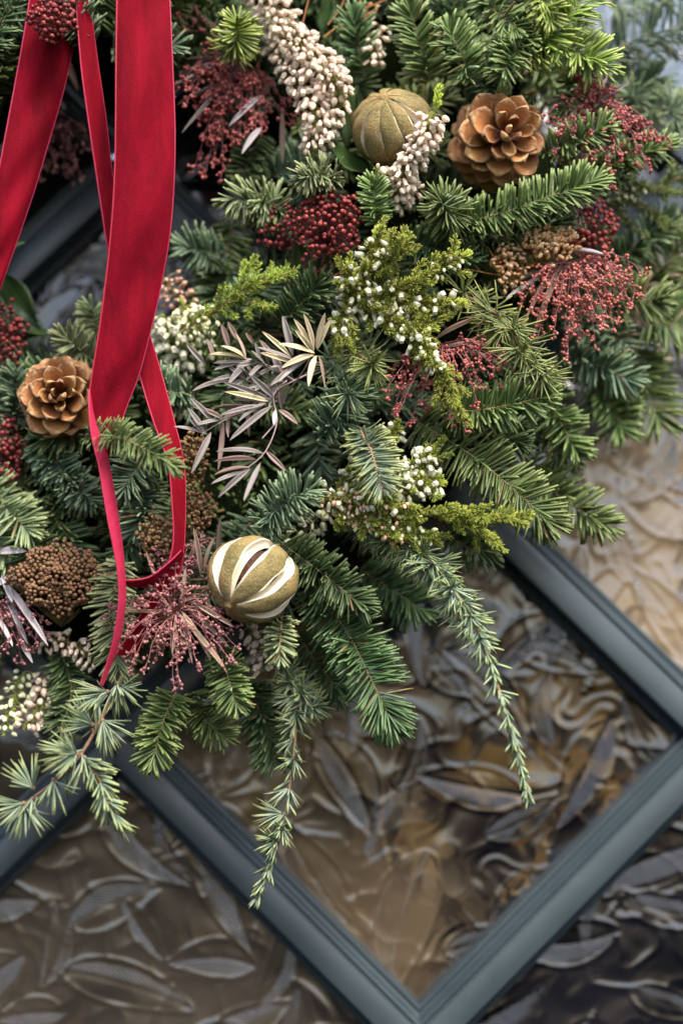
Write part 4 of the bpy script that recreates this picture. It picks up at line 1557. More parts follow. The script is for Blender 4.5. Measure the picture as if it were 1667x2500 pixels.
fir('hanging fir bough at the far right with long needles', [(1530, 800, 3.2), (1570, 900, 3.6), (1612, 1035, 3.8)], 88, 'mid', 0.8, dens=0.6, nw=8)
fir('blurred fir tip hanging beside the far right bough', [(1440, 930, 3.8), (1480, 985, 4.2), (1520, 1050, 4.4)], 76, 'mid', 0.6, dens=0.75)
fir('olive fir bough drooping behind the grey cedar twig', [(1300, 930, 6.2), (1350, 1010, 7.0), (1410, 1105, 7.4)], 68, 'mid', 0.25, dens=0.8)
fir('shaded fir bough in the gap right of the sharp fir sprig', [(1250, 1010, 5.2), (1330, 1060, 5.6), (1390, 1120, 5.8)], 66, 'dark', 0.4, dens=0.8)
fir('sharp fir sprig pointing right under the red spray', [(1085, 1010, 9.4), (1200, 998, 11.2), (1332, 968, 11.8)], 74, 'mid', 0.65, dens=0.85, bark='barkorange')
fir('large fir bough sloping down right over the door', [(1020, 1030, 8.8), (1150, 1110, 10.4), (1260, 1200, 11.0), (1352, 1288, 11.2)], 88, 'mid', 0.7, dens=0.75, nw=7.6)
fir('blurred dark fir bough behind the large sloping one', [(1270, 1130, 5.6), (1380, 1215, 6.4), (1482, 1285, 6.8)], 74, 'mid', 0.55, dens=0.8)
fir('dark fir sprig above the large sloping bough', [(1040, 1080, 7.4), (1150, 1060, 8.4), (1260, 1080, 9.0)], 74, 'dark', 0.5, dens=0.8)
# centre
fir('fir rosette with white-striped needles between the lime and the silver leaves', [(640, 1295, 9.6), (690, 1245, 11.2), (752, 1196, 12.3)], 72, 'blue', 0.3, dens=1.0)
fir('fir tip hanging in front of the lower white heather, orange stem', [(880, 1050, 11.4), (908, 1105, 12.4), (932, 1192, 12.9)], 70, 'cedar', 0.85, dens=0.9, bark='barkorange', nw=6.2)
fir('dark fir sprig behind the cream leaves', [(680, 800, 8.6), (735, 735, 9.6), (780, 688, 10.0)], 66, 'dark', 0.5, dens=0.9)
fir('blue-green fir sprig right of the silver leaves', [(780, 1070, 9.0), (830, 1000, 10.2), (862, 940, 10.8)], 72, 'blue', 0.3, dens=0.95)
fir('grey-green fir tip hanging over the left of the red berries', [(830, 440, 10.8), (780, 432, 11.9), (738, 432, 12.3)], 58, 'sage', 0.15, dens=1.25, droop=0.35)
fir('sage-coloured fir bough drooping right of the wide ribbon', [(700, 520, 7.6), (640, 490, 8.8), (560, 485, 9.4)], 72, 'sage', 0.3, dens=0.8, droop=0.55)
fir('second sage fir tip hanging beside the drooping bough', [(690, 520, 8.4), (660, 495, 9.2), (640, 490, 9.6)], 70, 'sage', 0.1, dens=1.2, droop=0.6)
fir('blurred dark fir sprig against the door beside the ribbon', [(560, 620, 5.6), (500, 610, 6.2), (450, 600, 6.5)], 66, 'blue', 0.4, dens=0.8, droop=0.2)
fir('pale green fir tip at the top beside the pink heather', [(560, 130, 9.6), (575, 90, 10.8), (578, 52, 11.6)], 66, 'bright', 0.1, dens=1.25, ang=(80, 34))
fir('shaded fir sprig below the dusky spray near the top', [(640, 330, 6.4), (610, 390, 7.0), (590, 440, 7.2)], 60, 'dark', 0.4, dens=0.85)
fir('shaded fir sprig under the berries by the heather stem', [(560, 800, 7.2), (600, 740, 8.2), (660, 700, 8.6)], 66, 'blue', 0.5, dens=0.8)
# left, behind the ribbons
fir('blurred blue-green fir tip left of the tan pine cone', [(40, 1050, 6.6), (32, 975, 7.4), (40, 915, 7.8)], 62, 'blue', 0.3, dens=0.95)
fir('pale blurred fir tip above the tan pine cone', [(230, 880, 6.6), (190, 845, 7.6), (160, 820, 8.0)], 58, 'sage', 0.2, dens=1.0)
fir('fir tip beside the ribbon above the tan pine cone', [(240, 830, 6.2), (225, 790, 7.0), (222, 750, 7.4)], 48, 'sage', 0.2, dens=0.9)
fir('sharp little fir sprig lying across the ribbon twist', [(210, 1060, 12.6), (290, 1072, 14.2), (350, 1090, 14.6), (425, 1140, 14.4)], 56, 'mid', 0.35, dens=0.95, nw=5.2, droop=0.15)
fir('blue-green fir sprig under the sharp little one, in the ribbon loop', [(400, 1060, 8.4), (350, 1130, 9.2), (300, 1200, 9.6)], 66, 'blue', 0.4, dens=0.85)
fir('blurred fir sprig beneath the tan pine cone', [(90, 1060, 7.0), (130, 1120, 7.8), (180, 1180, 8.2)], 64, 'blue', 0.35, dens=0.9)
fir('blurred fir rosette left of the ribbon twist', [(160, 1160, 7.4), (195, 1200, 8.4), (225, 1225, 8.8)], 60, 'blue', 0.25, dens=1.0)
fir('dark fir sprig inside the ribbon loop by the brown heads', [(330, 1180, 8.0), (340, 1240, 8.6), (330, 1300, 8.8)], 62, 'blue', 0.5, dens=0.85)
fir('grey blurred fir sprig at the left edge below the berries', [(-60, 1160, 7.2), (0, 1220, 8.0), (70, 1300, 8.4)], 76, 'sage', 0.6, dens=0.75)
fir('second grey fir sprig at the left edge', [(-60, 1260, 7.0), (-10, 1320, 7.6), (30, 1370, 7.8)], 66, 'sage', 0.6, dens=0.75)
fir('fir tip by the ribbon loop just above the dusky spray', [(470, 960, 8.2), (420, 960, 9.0), (380, 930, 9.4)], 60, 'blue', 0.4, dens=0.85)
fir('blurred dark fir frond left below the brown bud head', [(150, 1590, 6.4), (160, 1690, 7.0), (150, 1780, 7.2)], 60, 'dark', 0.8, dens=0.9)
fir('grey-green fir bough behind the ribbon tail', [(300, 1370, 8.6), (275, 1480, 9.6), (290, 1640, 9.8)], 66, 'sage', 0.7, dens=0.9)
fir('fir sprig pointing down, left of the hanging cedar', [(430, 1690, 8.0), (400, 1770, 9.0), (372, 1860, 9.4)], 64, 'mid', 0.8, dens=0.85)
fir('blurred green fir sprig under the dusky spray', [(470, 1690, 7.0), (500, 1750, 7.6), (545, 1800, 7.8)], 58, 'mid', 0.5, dens=0.85)
fir('small fir sprig hanging below the tasselled spray', [(540, 1590, 9.0), (565, 1650, 10.0), (578, 1722, 10.4)], 58, 'mid', 0.7, dens=0.9)
fir('large dark fir bough hanging below the slit lime', [(760, 1420, 8.0), (850, 1550, 9.8), (910, 1670, 10.4), (962, 1775, 10.4)], 88, 'dark', 0.75, dens=0.8, nw=7.6)
fir('dark fir sprig right of the slit lime', [(690, 1330, 9.0), (790, 1400, 10.4), (885, 1480, 10.8)], 70, 'dark', 0.5, dens=0.9)
fir('blurred dark fir sprig against the glass, right of the hanging bough', [(880, 1390, 5.4), (960, 1440, 6.0), (1030, 1490, 6.2)], 70, 'dark', 0.6, dens=0.8)
fir('dark blurred fir sprig behind the hanging cedar', [(600, 1660, 5.0), (640, 1760, 5.6), (672, 1860, 5.8)], 66, 'dark', 0.6, dens=0.8)
fir('dark blurred fir sprig below the large hanging bough', [(720, 1540, 5.0), (780, 1620, 5.6), (830, 1690, 5.8)], 66, 'dark', 0.5, dens=0.8)
fir('small pale fir tip hanging under the slit lime', [(690, 1505, 9.6), (686, 1555, 10.4), (684, 1608, 10.6)], 44, 'sage', 0.5, dens=0.8, bark='barkorange')
fir('blurred fir tip at the lower right of the white heather', [(1090, 1300, 5.4), (1150, 1340, 6.0), (1190, 1345, 6.2)], 62, 'dark', 0.5, dens=0.8)

# cedar branches
cedar('blue-grey cedar branch reaching to the lower left corner', [(315, 1620, 9.6), (250, 1750, 11.2), (200, 1838, 12.0), (150, 1895, 12.2), (95, 1938, 12.2), (30, 1985, 12.0)], 78, 5.6, 90, 10, stem=13, start=0.06, spread=64,
      tufts=[(262, 1690, 11.4, -1, 0.1, 0.5, 30), (225, 1770, 12.0, -1, -0.5, 0.6, 26), (185, 1840, 12.4, -1, -0.35, 0.5, 40), (188, 1842, 12.6, -0.7, 0.1, 0.9, 26), (205, 1850, 12.2, 0.5, 0.9, 0.5, 22), (250, 1760, 11.8, 0.6, 0.6, 0.4, 22),
             (80, 1925, 12.4, -0.5, -0.8, 0.4, 26), (58, 1962, 12.4, -0.6, 0.3, 0.5, 26), (60, 1965, 12.4, 0.4, 1, 0.4, 18), (130, 1905, 12.3, 0.3, 0.9, 0.5, 16), (240, 1700, 11.4, -0.6, 0.8, 0.4, 24), (285, 1670, 11.0, 0.3, 1, 0.5, 26)],
      twigs=[[(200, 1850, 12.0), (240, 1900, 12.4), (262, 1960, 12.4), (288, 2004, 12.2)]], dense_single=0.02)
cedar('long cedar branch hanging to the right, orange tip over the glass', [(940, 1300, 9.6), (1030, 1350, 11.0), (1105, 1435, 11.9), (1160, 1530, 12.3), (1192, 1600, 12.5), (1220, 1690, 12.6), (1250, 1785, 12.5), (1272, 1875, 12.3), (1290, 1945, 12.2)], 60, 5.4, 15, 20,
      tipfrac=0.50, hang=(-0.55, 0, -0.6), stem=8, spread=58, dense_single=0.10)
cedar('cedar branch hanging at the bottom centre with a yellow tip', [(680, 1560, 6.2), (715, 1660, 6.8), (722, 1760, 7.2), (715, 1860, 7.5), (700, 1960, 7.8), (682, 2050, 8.0), (650, 2140, 8.0), (624, 2198, 7.8)], 58, 5.4, 34, 26,
      tipfrac=0.18, hang=(-0.9, -0.2, -0.1), stem=8, spread=58, dense_single=0.05)
cedar('grey-green cedar twig at the right between the two red sprays', [(1120, 715, 9.6), (1180, 745, 10.6), (1245, 795, 11.6), (1285, 870, 12.0), (1335, 918, 12.2)], 74, 4.8, 22, 17, mat='cedargreen', tufts=[(1235, 795, 11.8, -1, 0.3, 0.4, 34), (1200, 760, 11.4, -0.9, -0.1, 0.5, 30), (1280, 880, 12.0, 0.8, 0.4, 0.5, 22), (1262, 850, 12.2, -0.7, 0.9, 0.5, 22), (1320, 920, 12.3, 0.9, 0.4, 0.4, 20)],
      hang=(-0.2, 0, -0.3), stem=9, dense_single=0.12)
cedar('starburst cedar tuft below the white heather, left of the red spray', [(850, 850, 10.4), (880, 868, 11.4), (908, 888, 12.4)], 74, 4.6, 26, 18, mat='cedargreen', tufts=[(908, 890, 12.5, -0.1, 0.5, 0.9, 46)], stem=6, dense_single=0.1)
cedar('green cedar tuft with fine needles left of the starburst', [(800, 870, 9.6), (840, 920, 10.8), (850, 950, 11.4)], 66, 4.4, 24, 18, mat='cedar', tufts=[(850, 960, 11.6, -0.2, 0.5, 0.9, 30)], stem=6, dense_single=0.1)
cedar('blurred cedar twig at the right edge beyond the coral spray', [(1530, 235, 4.8), (1600, 265, 5.0), (1720, 295, 5.0)], 60, 5, 30, 24, tufts=[(1640, 255, 5.4, 0, -1, 0.4, 30), (1545, 240, 5.4, -0.5, -0.3, 0.6, 26), (1590, 270, 5.2, 0, 1, 0.4, 28), (1650, 285, 5.2, 0.1, 1, 0.4, 28)], stem=10, dense_single=0.05)
cedar('cedar tufts in the shade under the lower heather', [(900, 1290, 8.0), (960, 1335, 8.8), (1020, 1370, 9.2)], 58, 4.8, 20, 18, hang=(-0.2, 0, -0.6), stem=7)
cedar('blurred cedar tuft under the small pale fir tip', [(690, 1640, 6.6), (740, 1700, 7.4), (770, 1735, 7.8)], 56, 4.8, 22, 20, stem=6, hang=(0, 0, -0.4))

# heather
heather('dense pink-white heather spike descending from the top edge', [[(610, -60, 9.0), (690, 60, 10.2), (770, 150, 10.8), (838, 228, 11.0)], [(660, 60, 9.2), (730, 190, 10.4), (775, 290, 10.6), (765, 380, 10.2)], [(800, 150, 9.6), (830, 230, 10.4), (800, 320, 10.4), (795, 345, 10.2)]],
        [(0, 0.05, 0.98, 190, 'pink', 42, 0.6), (1, 0.02, 0.98, 120, 'pink', 32, 0.7), (2, 0.0, 0.95, 46, 'pink', 24, 0.7)], 22, 'heath', 0.9, size=22)
heather('pale pink heather spike leaning over the closed lime', [[(965, 505, 10.4), (985, 430, 11.8), (1030, 345, 12.6), (1062, 270, 12.9), (1072, 214, 13.0)]],
        [(0, 0.05, 0.80, 120, 'pink', 27, 0.85)], 17, 'heath', 1.2, tipbright=0.2, size=22)
heather('short pale heather sprig under the closed lime', [[(1010, 480, 10.2), (965, 435, 11.2), (915, 412, 11.6)]],
        [(0, 0.0, 1.0, 30, 'pink', 20, 0.6)], 14, 'heath', 0.8, size=25)
heather('yellow-green heather with white bells in the middle of the wreath',
        [[(860, 800, 10.6), (880, 720, 12.0), (902, 640, 12.6), (922, 560, 12.8)], [(850, 780, 11.0), (930, 730, 12.2), (1030, 680, 12.6), (1142, 620, 12.6)], [(850, 770, 11.0), (950, 750, 12.0), (1050, 740, 12.3), (1130, 738, 12.2)],
         [(880, 740, 11.4), (960, 790, 12.4), (1040, 860, 12.8), (1095, 940, 13.0), (1122, 1018, 12.9)], [(870, 760, 11.4), (850, 700, 12.6), (852, 650, 13.2)], [(870, 740, 11.4), (830, 790, 12.2), (850, 830, 12.4)], [(920, 700, 11.6), (950, 640, 12.8), (985, 585, 13.4)], [(900, 760, 11.4), (990, 800, 12.2), (1060, 800, 12.3)]],
        [(0, 0.15, 0.92, 34, 'white', 22, 0.5), (1, 0.1, 0.5, 14, 'white', 18, 0.4), (1, 0.72, 0.95, 16, 'green', 14, 0.3), (2, 0.2, 0.95, 20, 'white', 15, 0.4), (3, 0.1, 0.7, 28, 'white', 20, 0.5), (5, 0.0, 0.9, 18, 'white', 18, 0.4), (4, 0.1, 0.9, 16, 'white', 18, 0.4), (3, 0.3, 0.75, 12, 'green', 14, 0.3), (7, 0.1, 0.95, 16, 'green', 16, 0.3), (2, 0.1, 0.6, 8, 'green', 18, 0.3)],
        19, 'heath', 1.4, sidetwigs=0.13, tipbright=0.26, size=19.5)
heather('white-belled heather spray below the red spray, green tip pointing right',
        [[(760, 1210, 10.2), (900, 1222, 11.8), (1020, 1245, 12.2), (1150, 1262, 12.4), (1288, 1268, 12.4)], [(820, 1190, 9.6), (930, 1110, 10.8), (960, 1040, 11.0)], [(860, 1200, 10.4), (980, 1165, 11.4), (1060, 1100, 11.6)], [(860, 1210, 10.6), (990, 1190, 11.6), (1080, 1180, 11.6)], [(800, 1230, 10.2), (900, 1280, 11.4), (990, 1310, 11.6)], [(830, 1225, 10.4), (940, 1250, 11.6), (1060, 1320, 11.4)], [(1080, 1250, 12.0), (1160, 1290, 12.3), (1200, 1310, 12.2)]],
        [(1, 0.2, 1.0, 34, 'white', 24, 0.3), (2, 0.3, 1.0, 46, 'white', 26, 0.3), (3, 0.3, 1.0, 36, 'white', 24, 0.3), (4, 0.1, 1.0, 34, 'red', 22, 0.5), (0, 0.05, 0.5, 26, 'red', 24, 0.5), (4, 0.0, 1.0, 20, 'green', 24, 0.5), (0, 0.1, 0.45, 22, 'white', 26, 0.2), (5, 0.1, 1.0, 28, 'green', 22, 0.5), (2, 0.2, 0.9, 18, 'green', 24, 0.3)],
        18, 'heath', 1.4, sidetwigs=0.11, tipbright=0.30, size=18.5)
heather('heather with a bare tan stem lying behind the silver leaves', [[(430, 815, 8.2), (520, 760, 9.4), (610, 705, 10.2), (722, 656, 10.8)], [(560, 750, 9.4), (585, 700, 10.0), (610, 650, 10.2)], [(600, 735, 9.6), (640, 745, 10.2), (668, 748, 10.2)]],
        [(0, 0.0, 0.35, 26, 'green', 34, 0.3)], 20, 'heath', 1.1, sidetwigs=0.05, tipbright=0.0, size=18, stem=9)
heather('blurred white heather just right of the wide ribbon', [[(470, 900, 6.8), (420, 840, 7.6), (395, 770, 8.0)], [(520, 880, 7.0), (470, 800, 8.0), (440, 730, 8.2)]],
        [(0, 0.0, 1.0, 40, 'white', 28, 0.6), (1, 0.0, 0.9, 40, 'green', 24, 0.5)], 16, 'heath', 1.0, size=26)
heather('blurred pinkish heather tucked beside the wide ribbon', [[(460, 760, 6.2), (420, 710, 7.0), (400, 680, 7.2)]],
        [(0, 0.0, 1.0, 40, 'red', 34, 0.4)], 14, 'heathdark', 0.8, size=22)
heather('blurred heather sprig at the lower left edge', [[(60, 1640, 6.2), (30, 1720, 7.0), (10, 1790, 7.2)], [(110, 1640, 6.0), (100, 1720, 6.6), (60, 1780, 6.8)]],
        [(0, 0.0, 1.0, 36, 'green', 26, 0.5), (1, 0.0, 1.0, 36, 'pink', 26, 0.5)], 15, 'heath', 0.9, size=20)
heather('blurred pinkish heather below the brown bud head', [[(100, 1560, 6.4), (170, 1570, 7.2), (240, 1620, 7.6)]],
        [(0, 0.0, 1.0, 44, 'pink', 22, 0.4)], 14, 'heathdark', 0.9, size=17)
heather('faded heather clump under the slit lime', [[(600, 1520, 7.0), (640, 1590, 7.8), (650, 1640, 8.0)]],
        [(0, 0.1, 1.0, 26, 'pink', 24, 0.5)], 14, 'heathdark', 0.9, size=20)
heather('blurred olive heather bough leaving the right edge', [[(1430, 470, 6.2), (1530, 462, 6.8), (1720, 468, 7.0)], [(1500, 470, 6.0), (1560, 500, 6.4), (1660, 560, 6.6)], [(1480, 480, 6.2), (1520, 520, 6.6), (1550, 560, 6.6)], [(1600, 465, 6.6), (1640, 440, 6.8), (1690, 420, 6.8)]],
        [(0, 0.1, 0.5, 20, 'green', 26, 0.4)], 20, 'heathdark', 0.8, sidetwigs=0.05, tipbright=0.0, size=16, stem=7)
heather('white heather bells in the shade behind the slit lime', [[(720, 1330, 7.4), (770, 1270, 8.4), (810, 1240, 8.8)]],
        [(0, 0.0, 1.0, 30, 'white', 26, 0.5)], 14, 'heathdark', 0.8, size=19)
heather('pale heather peeping out above the closed lime', [[(930, 60, 8.4), (915, 110, 9.2), (920, 160, 9.4)]],
        [(0, 0.0, 1.0, 20, 'pink', 16, 0.5)], 14, 'heathdark', 0.8, size=22)

# berries
berries('big cluster of round red berries in the centre, above the white heather', (795, 545, 10.8), (98, 92), 185, 7.0, also=[((690, 560, 9.2), (62, 70), 34), ((800, 650, 9.0), (60, 60), 30)])
berries('red berry cluster at the right behind the golden florets', (1440, 560, 8.4), (66, 92), 120, 7.0)
berries('blurred red berry cluster between the ribbons at the top', (128, 38, 14.6), (60, 62), 110, 7.2)
berries('small dim red berry cluster at the top between ribbon tails', (258, 25, 8.6), (44, 50), 45, 6.6)
berries('blurred dark red berries at the left edge above the tan cone', (18, 820, 7.4), (50, 85), 75, 6.6)
berries('blurred dark red berries at the left edge below the tan cone', (14, 1100, 7.6), (46, 80), 75, 6.6)


# drooping bud sprays
def fan(c, n, a0, a1, r0, r1, h, hj=0.7, sq=1.0):
    out = []
    for k in range(n):
        a = math.radians(a0 + (a1 - a0) * (k + rng.random()) / n)
        r = rng.uniform(r0, r1)
        out.append((c[0] + r * math.cos(a), c[1] + r * math.sin(a) * sq, h + rng.uniform(-hj, hj)))
    return out


tassel('dusky rose spray with tan leaves at the end of the ribbon tail', (425, 1498, 10.8), fan((425, 1498), 34, -10, 200, 70, 185, 11.6) + fan((430, 1490), 14, 200, 350, 50, 130, 11.4),
       [((430, 1495, 11.4), (555, 1640, 11.9), 24), ((440, 1490, 11.4), (520, 1610, 11.6), 22), ((470, 1470, 11.6), (570, 1530, 12.3), 20), ((445, 1470, 11.2), (452, 1390, 12.0), 20), ((430, 1500, 11.6), (420, 1600, 12.0), 14), ((440, 1500, 11.4), (470, 1620, 11.9), 16), ((470, 1440, 11.2), (606, 1438, 12.9), 16),
        ((420, 1495, 11.4), (385, 1450, 12.0), 16), ((490, 1405, 10.4), (475, 1290, 11.6), 22), ((500, 1400, 10.2), (513, 1315, 11.4), 22), ((380, 1410, 11.0), (358, 1350, 11.8), 16), ((425, 1500, 11.4), (300, 1490, 12.1), 14), ((455, 1480, 11.4), (560, 1580, 11.6), 20), ((530, 1370, 9.6), (540, 1262, 10.4), 20, 'mauve')], rb=4.1)
tassel('red spray hanging below the white heather', (1080, 840, 10.4), fan((1080, 850), 20, 10, 175, 80, 200, 12.0) + [(1200, 860, 12.0), (1212, 900, 12.1), (1140, 1055, 12.0), (960, 1000, 11.4), (1000, 1035, 11.5)],
       [((1060, 830, 10.4), (1170, 765, 11.3), 22, 'leafx'), ((1100, 840, 11), (1225, 890, 12.0), 18), ((1060, 860, 11), (1030, 960, 11.6), 18), ((1080, 850, 11), (1190, 830, 11.9), 18), ((1070, 860, 11), (985, 930, 11.6), 18), ((1080, 855, 11), (1090, 980, 11.4), 16)] if False else
       [((1060, 830, 10.4), (1170, 765, 11.3), 22), ((1100, 840, 11), (1225, 890, 12.0), 18), ((1060, 860, 11), (1030, 960, 11.6), 18), ((1080, 850, 11), (1190, 830, 11.9), 18), ((1070, 860, 11), (985, 930, 11.6), 18), ((1080, 855, 11), (1090, 980, 11.4), 16)], bud='budcoral', rb=4.1)
tassel('red spray with tan leaves below the golden florets at the right', (1395, 640, 9.4), fan((1400, 640), 26, 5, 150, 90, 215, 10.8) + [(1520, 728, 10.8), (1500, 805, 10.6), (1455, 850, 10.6), (1385, 868, 10.6), (1310, 830, 10.4)],
       [((1380, 630, 9.6), (1300, 810, 10.8), 28), ((1330, 670, 9.6), (1235, 735, 10.6), 26, 'silver'), ((1360, 640, 9.4), (1285, 770, 10.4), 24), ((1380, 615, 10.0), (1478, 616, 11.0), 24, 'pale'), ((1320, 660, 9.2), (1228, 705, 9.9), 22, 'silver'), ((1400, 660, 10), (1420, 780, 10.6), 14), ((1410, 650, 10), (1490, 700, 10.8), 13), ((1380, 590, 9.2), (1400, 520, 10.2), 22)], bud='budcoral', rb=4.3)
tassel('coral spray with a pale narrow leaf at the upper right', (1440, 268, 9.8), fan((1440, 268), 14, -120, -30, 50, 100, 10.8) + fan((1440, 268), 18, 0, 170, 60, 150, 10.8) + [(1560, 300, 10.6), (1590, 340, 10.5), (1612, 345, 10.5), (1635, 360, 10.3), (1500, 460, 10.6), (1485, 430, 10.6), (1555, 400, 10.5), (1400, 370, 10.8), (1590, 420, 10.3)],
       [((1445, 255, 10.2), (1538, 196, 11.0), 18, 'pale'), ((1440, 262, 10.0), (1500, 165, 10.4), 18, 'pale'), ((1430, 280, 10), (1340, 250, 10.4), 14, 'silver')], bud='budcoral', rb=4.3, stem='stempink')
tassel('blurred dusky spray with silvery leaves right of the wide ribbon near the top', (590, 150, 7.6), fan((580, 170), 24, 40, 170, 70, 190, 8.8) + [(410, 35, 9.4), (420, 80, 9.4), (520, 400, 8.2), (500, 430, 8.2), (540, 440, 8.2), (470, 420, 8.0), (640, 300, 8.6)],
       [((590, 140, 8), (430, 215, 9.0), 24, 'silver'), ((585, 150, 8), (435, 175, 8.8), 18, 'silver'), ((590, 160, 8), (445, 330, 8.8), 20, 'silver'), ((580, 150, 8), (455, 140, 8.6), 18, 'mauve'), ((640, 230, 8.6), (560, 300, 9.4), 24, 'pale'), ((640, 310, 8.8), (590, 366, 9.6), 28, 'pale'), ((600, 120, 8.4), (640, 125, 9.4), 26, 'tan'), ((690, 400, 8.0), (690, 260, 9.0), 24, 'tan'), ((570, 200, 8), (430, 240, 8.6), 18, 'silver')], bud='budcoral', rb=4.6, stem='stemplum')
tassel('plum spray with lilac leaves at the left edge', (-10, 1470, 7.4), fan((-10, 1470), 20, 20, 120, 60, 170, 8.4),
       [((10, 1420, 8.4), (118, 1576, 9.4), 32, 'pale'), ((15, 1450, 8.2), (66, 1570, 8.9), 26, 'pale'), ((-15, 1500, 8.4), (32, 1578, 9.2), 26, 'pale'), ((-10, 1350, 7.8), (64, 1345, 9.0), 36, 'pale'), ((-30, 1440, 8.0), (34, 1405, 8.9), 32, 'pale'), ((40, 1550, 7.8), (80, 1622, 8.4), 22, 'pale'), ((5, 1400, 8.2), (30, 1470, 9.0), 30, 'pale')], bud='budrose', stem='stemplum', rb=4.2)
tassel('small plum spray behind the ribbon end', (455, 1400, 9.2), fan((455, 1390), 12, 150, 380, 40, 100, 10.2), [((455, 1390, 9.6), (480, 1310, 10.2), 16)], bud='budrose', stem='stemplum', rb=3.9)
tassel('blurred plum buds in the dark hollow behind the ribbons', (100, 290, 4.6), fan((100, 290), 14, 20, 110, 60, 190, 5.4), [((20, 230, 6.0), (-30, 330, 6.6), 24, 'silver'), ((30, 330, 6.0), (-20, 400, 6.4), 24, 'silver'), ((150, 130, 5.6), (190, 220, 6.0), 30, 'tan'), ((140, 240, 5.4), (160, 265, 5.8), 20, 'pale'), ((50, 150, 6), (-20, 180, 6.6), 26, 'silver')], bud='budrose', stem='stemplum', rb=4.4)


# silver-mauve leafy sprigs
def leafy(label, stems, leaves, kind='silver', auto=(), w=19):
    root = thing('leafy_sprig', label, 'leafy sprig', P(*stems[0][0]))
    sb = MB()
    for st in stems:
        s = px(st[0][2])
        p = spline(np.array([P(*q) for q in st]), 20)
        sb.tube(p, np.linspace(5.5, 2.6, 20) * 0.5 * s, 6)
    for (si, t0, t1, n, ll, kd, bias) in auto:
        st = stems[si]
        s = px(st[0][2])
        p = spline(np.array([P(*q) for q in st]), 20)
        T = tangents(p)
        for k in range(n):
            t = t0 + (t1 - t0) * (k + 0.5) / n
            i = min(19, int(t * 19))
            a = k * 2.4 + 0.4
            x = nrm(np.cross(T[i], [0.1, 0.9, 0.2]))
            y = np.cross(T[i], x)
            rd = x * math.cos(a) + y * math.sin(a)
            if rd[1] > 0.3:
                rd[1] *= -0.5
            d = nrm(rd * 0.85 + T[i] * 0.55 + np.array(bias))
            L = ll * s * (0.75 + 0.5 * rng.random())
            leaf_part(root, kd, p[i] + rd * 1.5 * s, p[i] + rd * 1.5 * s + d * L, w * s * (0.8 + 0.4 * rng.random()))
    for lf in leaves:
        leaf2(root, lf[3] if len(lf) > 3 else kind, lf[0], lf[1], lf[2])
    sb.build('stem', MT['stemmauve'], root)
    return root


leafy('spreading sprig of narrow silver-mauve leaves in the centre of the wreath',
      [[(770, 905, 9.8), (712, 932, 11.2), (668, 962, 12.0), (676, 1030, 12.4), (646, 1105, 12.7), (590, 1152, 12.9)], [(668, 962, 12.0), (640, 985, 12.5), (590, 1000, 12.9)], [(720, 930, 11.0), (660, 895, 11.8), (600, 875, 12.3)],
       [(700, 930, 10.6), (600, 1000, 11.4), (540, 1030, 11.8), (490, 1060, 12.0)], [(676, 1030, 12.4), (640, 1070, 12.7)], [(690, 930, 11), (640, 940, 11.8), (570, 915, 12.2)]],
      [((645, 1108, 12.7), (530, 1092, 13.2), 24), ((640, 1108, 12.7), (565, 1092, 13.2), 22), ((625, 1122, 12.8), (522, 1122, 13.2), 22, 'mauve'), ((600, 1150, 12.9), (515, 1180, 13.3), 20), ((610, 1145, 12.9), (532, 1210, 13.4), 24), ((636, 1130, 12.8), (597, 1226, 13.4), 26), ((648, 1100, 12.7), (700, 1150, 13.2), 22, 'mauve'), ((610, 1142, 12.9), (522, 1150, 13.3), 18, 'mauve'),
       ((665, 990, 12.4), (560, 1074, 13.2), 28), ((640, 990, 12.6), (538, 1012, 13.2), 22), ((650, 985, 12.5), (580, 1025, 13.2), 22), ((660, 975, 12.3), (545, 932, 13.1), 24), ((655, 980, 12.4), (548, 955, 13.2), 22, 'cream'), ((668, 970, 12.2), (610, 915, 13.1), 28), ((672, 1000, 12.4), (668, 1040, 13.0), 20, 'pale'), ((680, 1000, 12.3), (725, 1030, 12.9), 22, 'mauve'), ((640, 1000, 12.5), (522, 988, 12.9), 14, 'mauve'), ((690, 985, 12.0), (705, 950, 12.8), 16),
       ((602, 877, 12.3), (512, 860, 13.0), 24, 'cream'), ((600, 875, 12.3), (545, 838, 13.1), 26, 'cream'), ((604, 880, 12.3), (522, 902, 12.8), 22), ((604, 885, 12.3), (555, 935, 12.9), 26), ((600, 874, 12.3), (575, 812, 12.6), 18, 'tan'), ((610, 885, 12.2), (520, 885, 12.9), 16), ((500, 890, 10.4), (458, 842, 11.2), 24), ((560, 930, 11.6), (470, 945, 12.4), 24), ((540, 1025, 11.8), (470, 1040, 12.5), 22), ((500, 1055, 12.0), (455, 995, 12.8), 26), ((500, 1055, 12.0), (460, 1020, 12.7), 22), ((505, 1060, 12.0), (425, 1040, 12.7), 20), ((515, 1055, 12.0), (470, 1150, 12.8), 28), ((520, 1030, 11.8), (465, 970, 12.5), 26), ((545, 1030, 11.8), (530, 1150, 12.4), 24, 'mauve'), ((700, 920, 11), (630, 830, 11.6), 30, 'mauve'), ((560, 850, 9.8), (540, 790, 10.2), 24, 'mauve'), ((520, 880, 9.8), (508, 825, 10.2), 20, 'mauve'), ((580, 830, 9.6), (556, 785, 10.0), 22, 'mauve'), ((620, 840, 10), (600, 812, 10.6), 16, 'tan')],
      'silver', auto=[(2, 0.2, 0.9, 12, 60, 'silver', (0, 0, 0)), (5, 0.2, 1.0, 11, 62, 'silver', (-0.2, 0, 0)), (3, 0.1, 0.8, 10, 66, 'mauve', (0, 0, -0.1))])
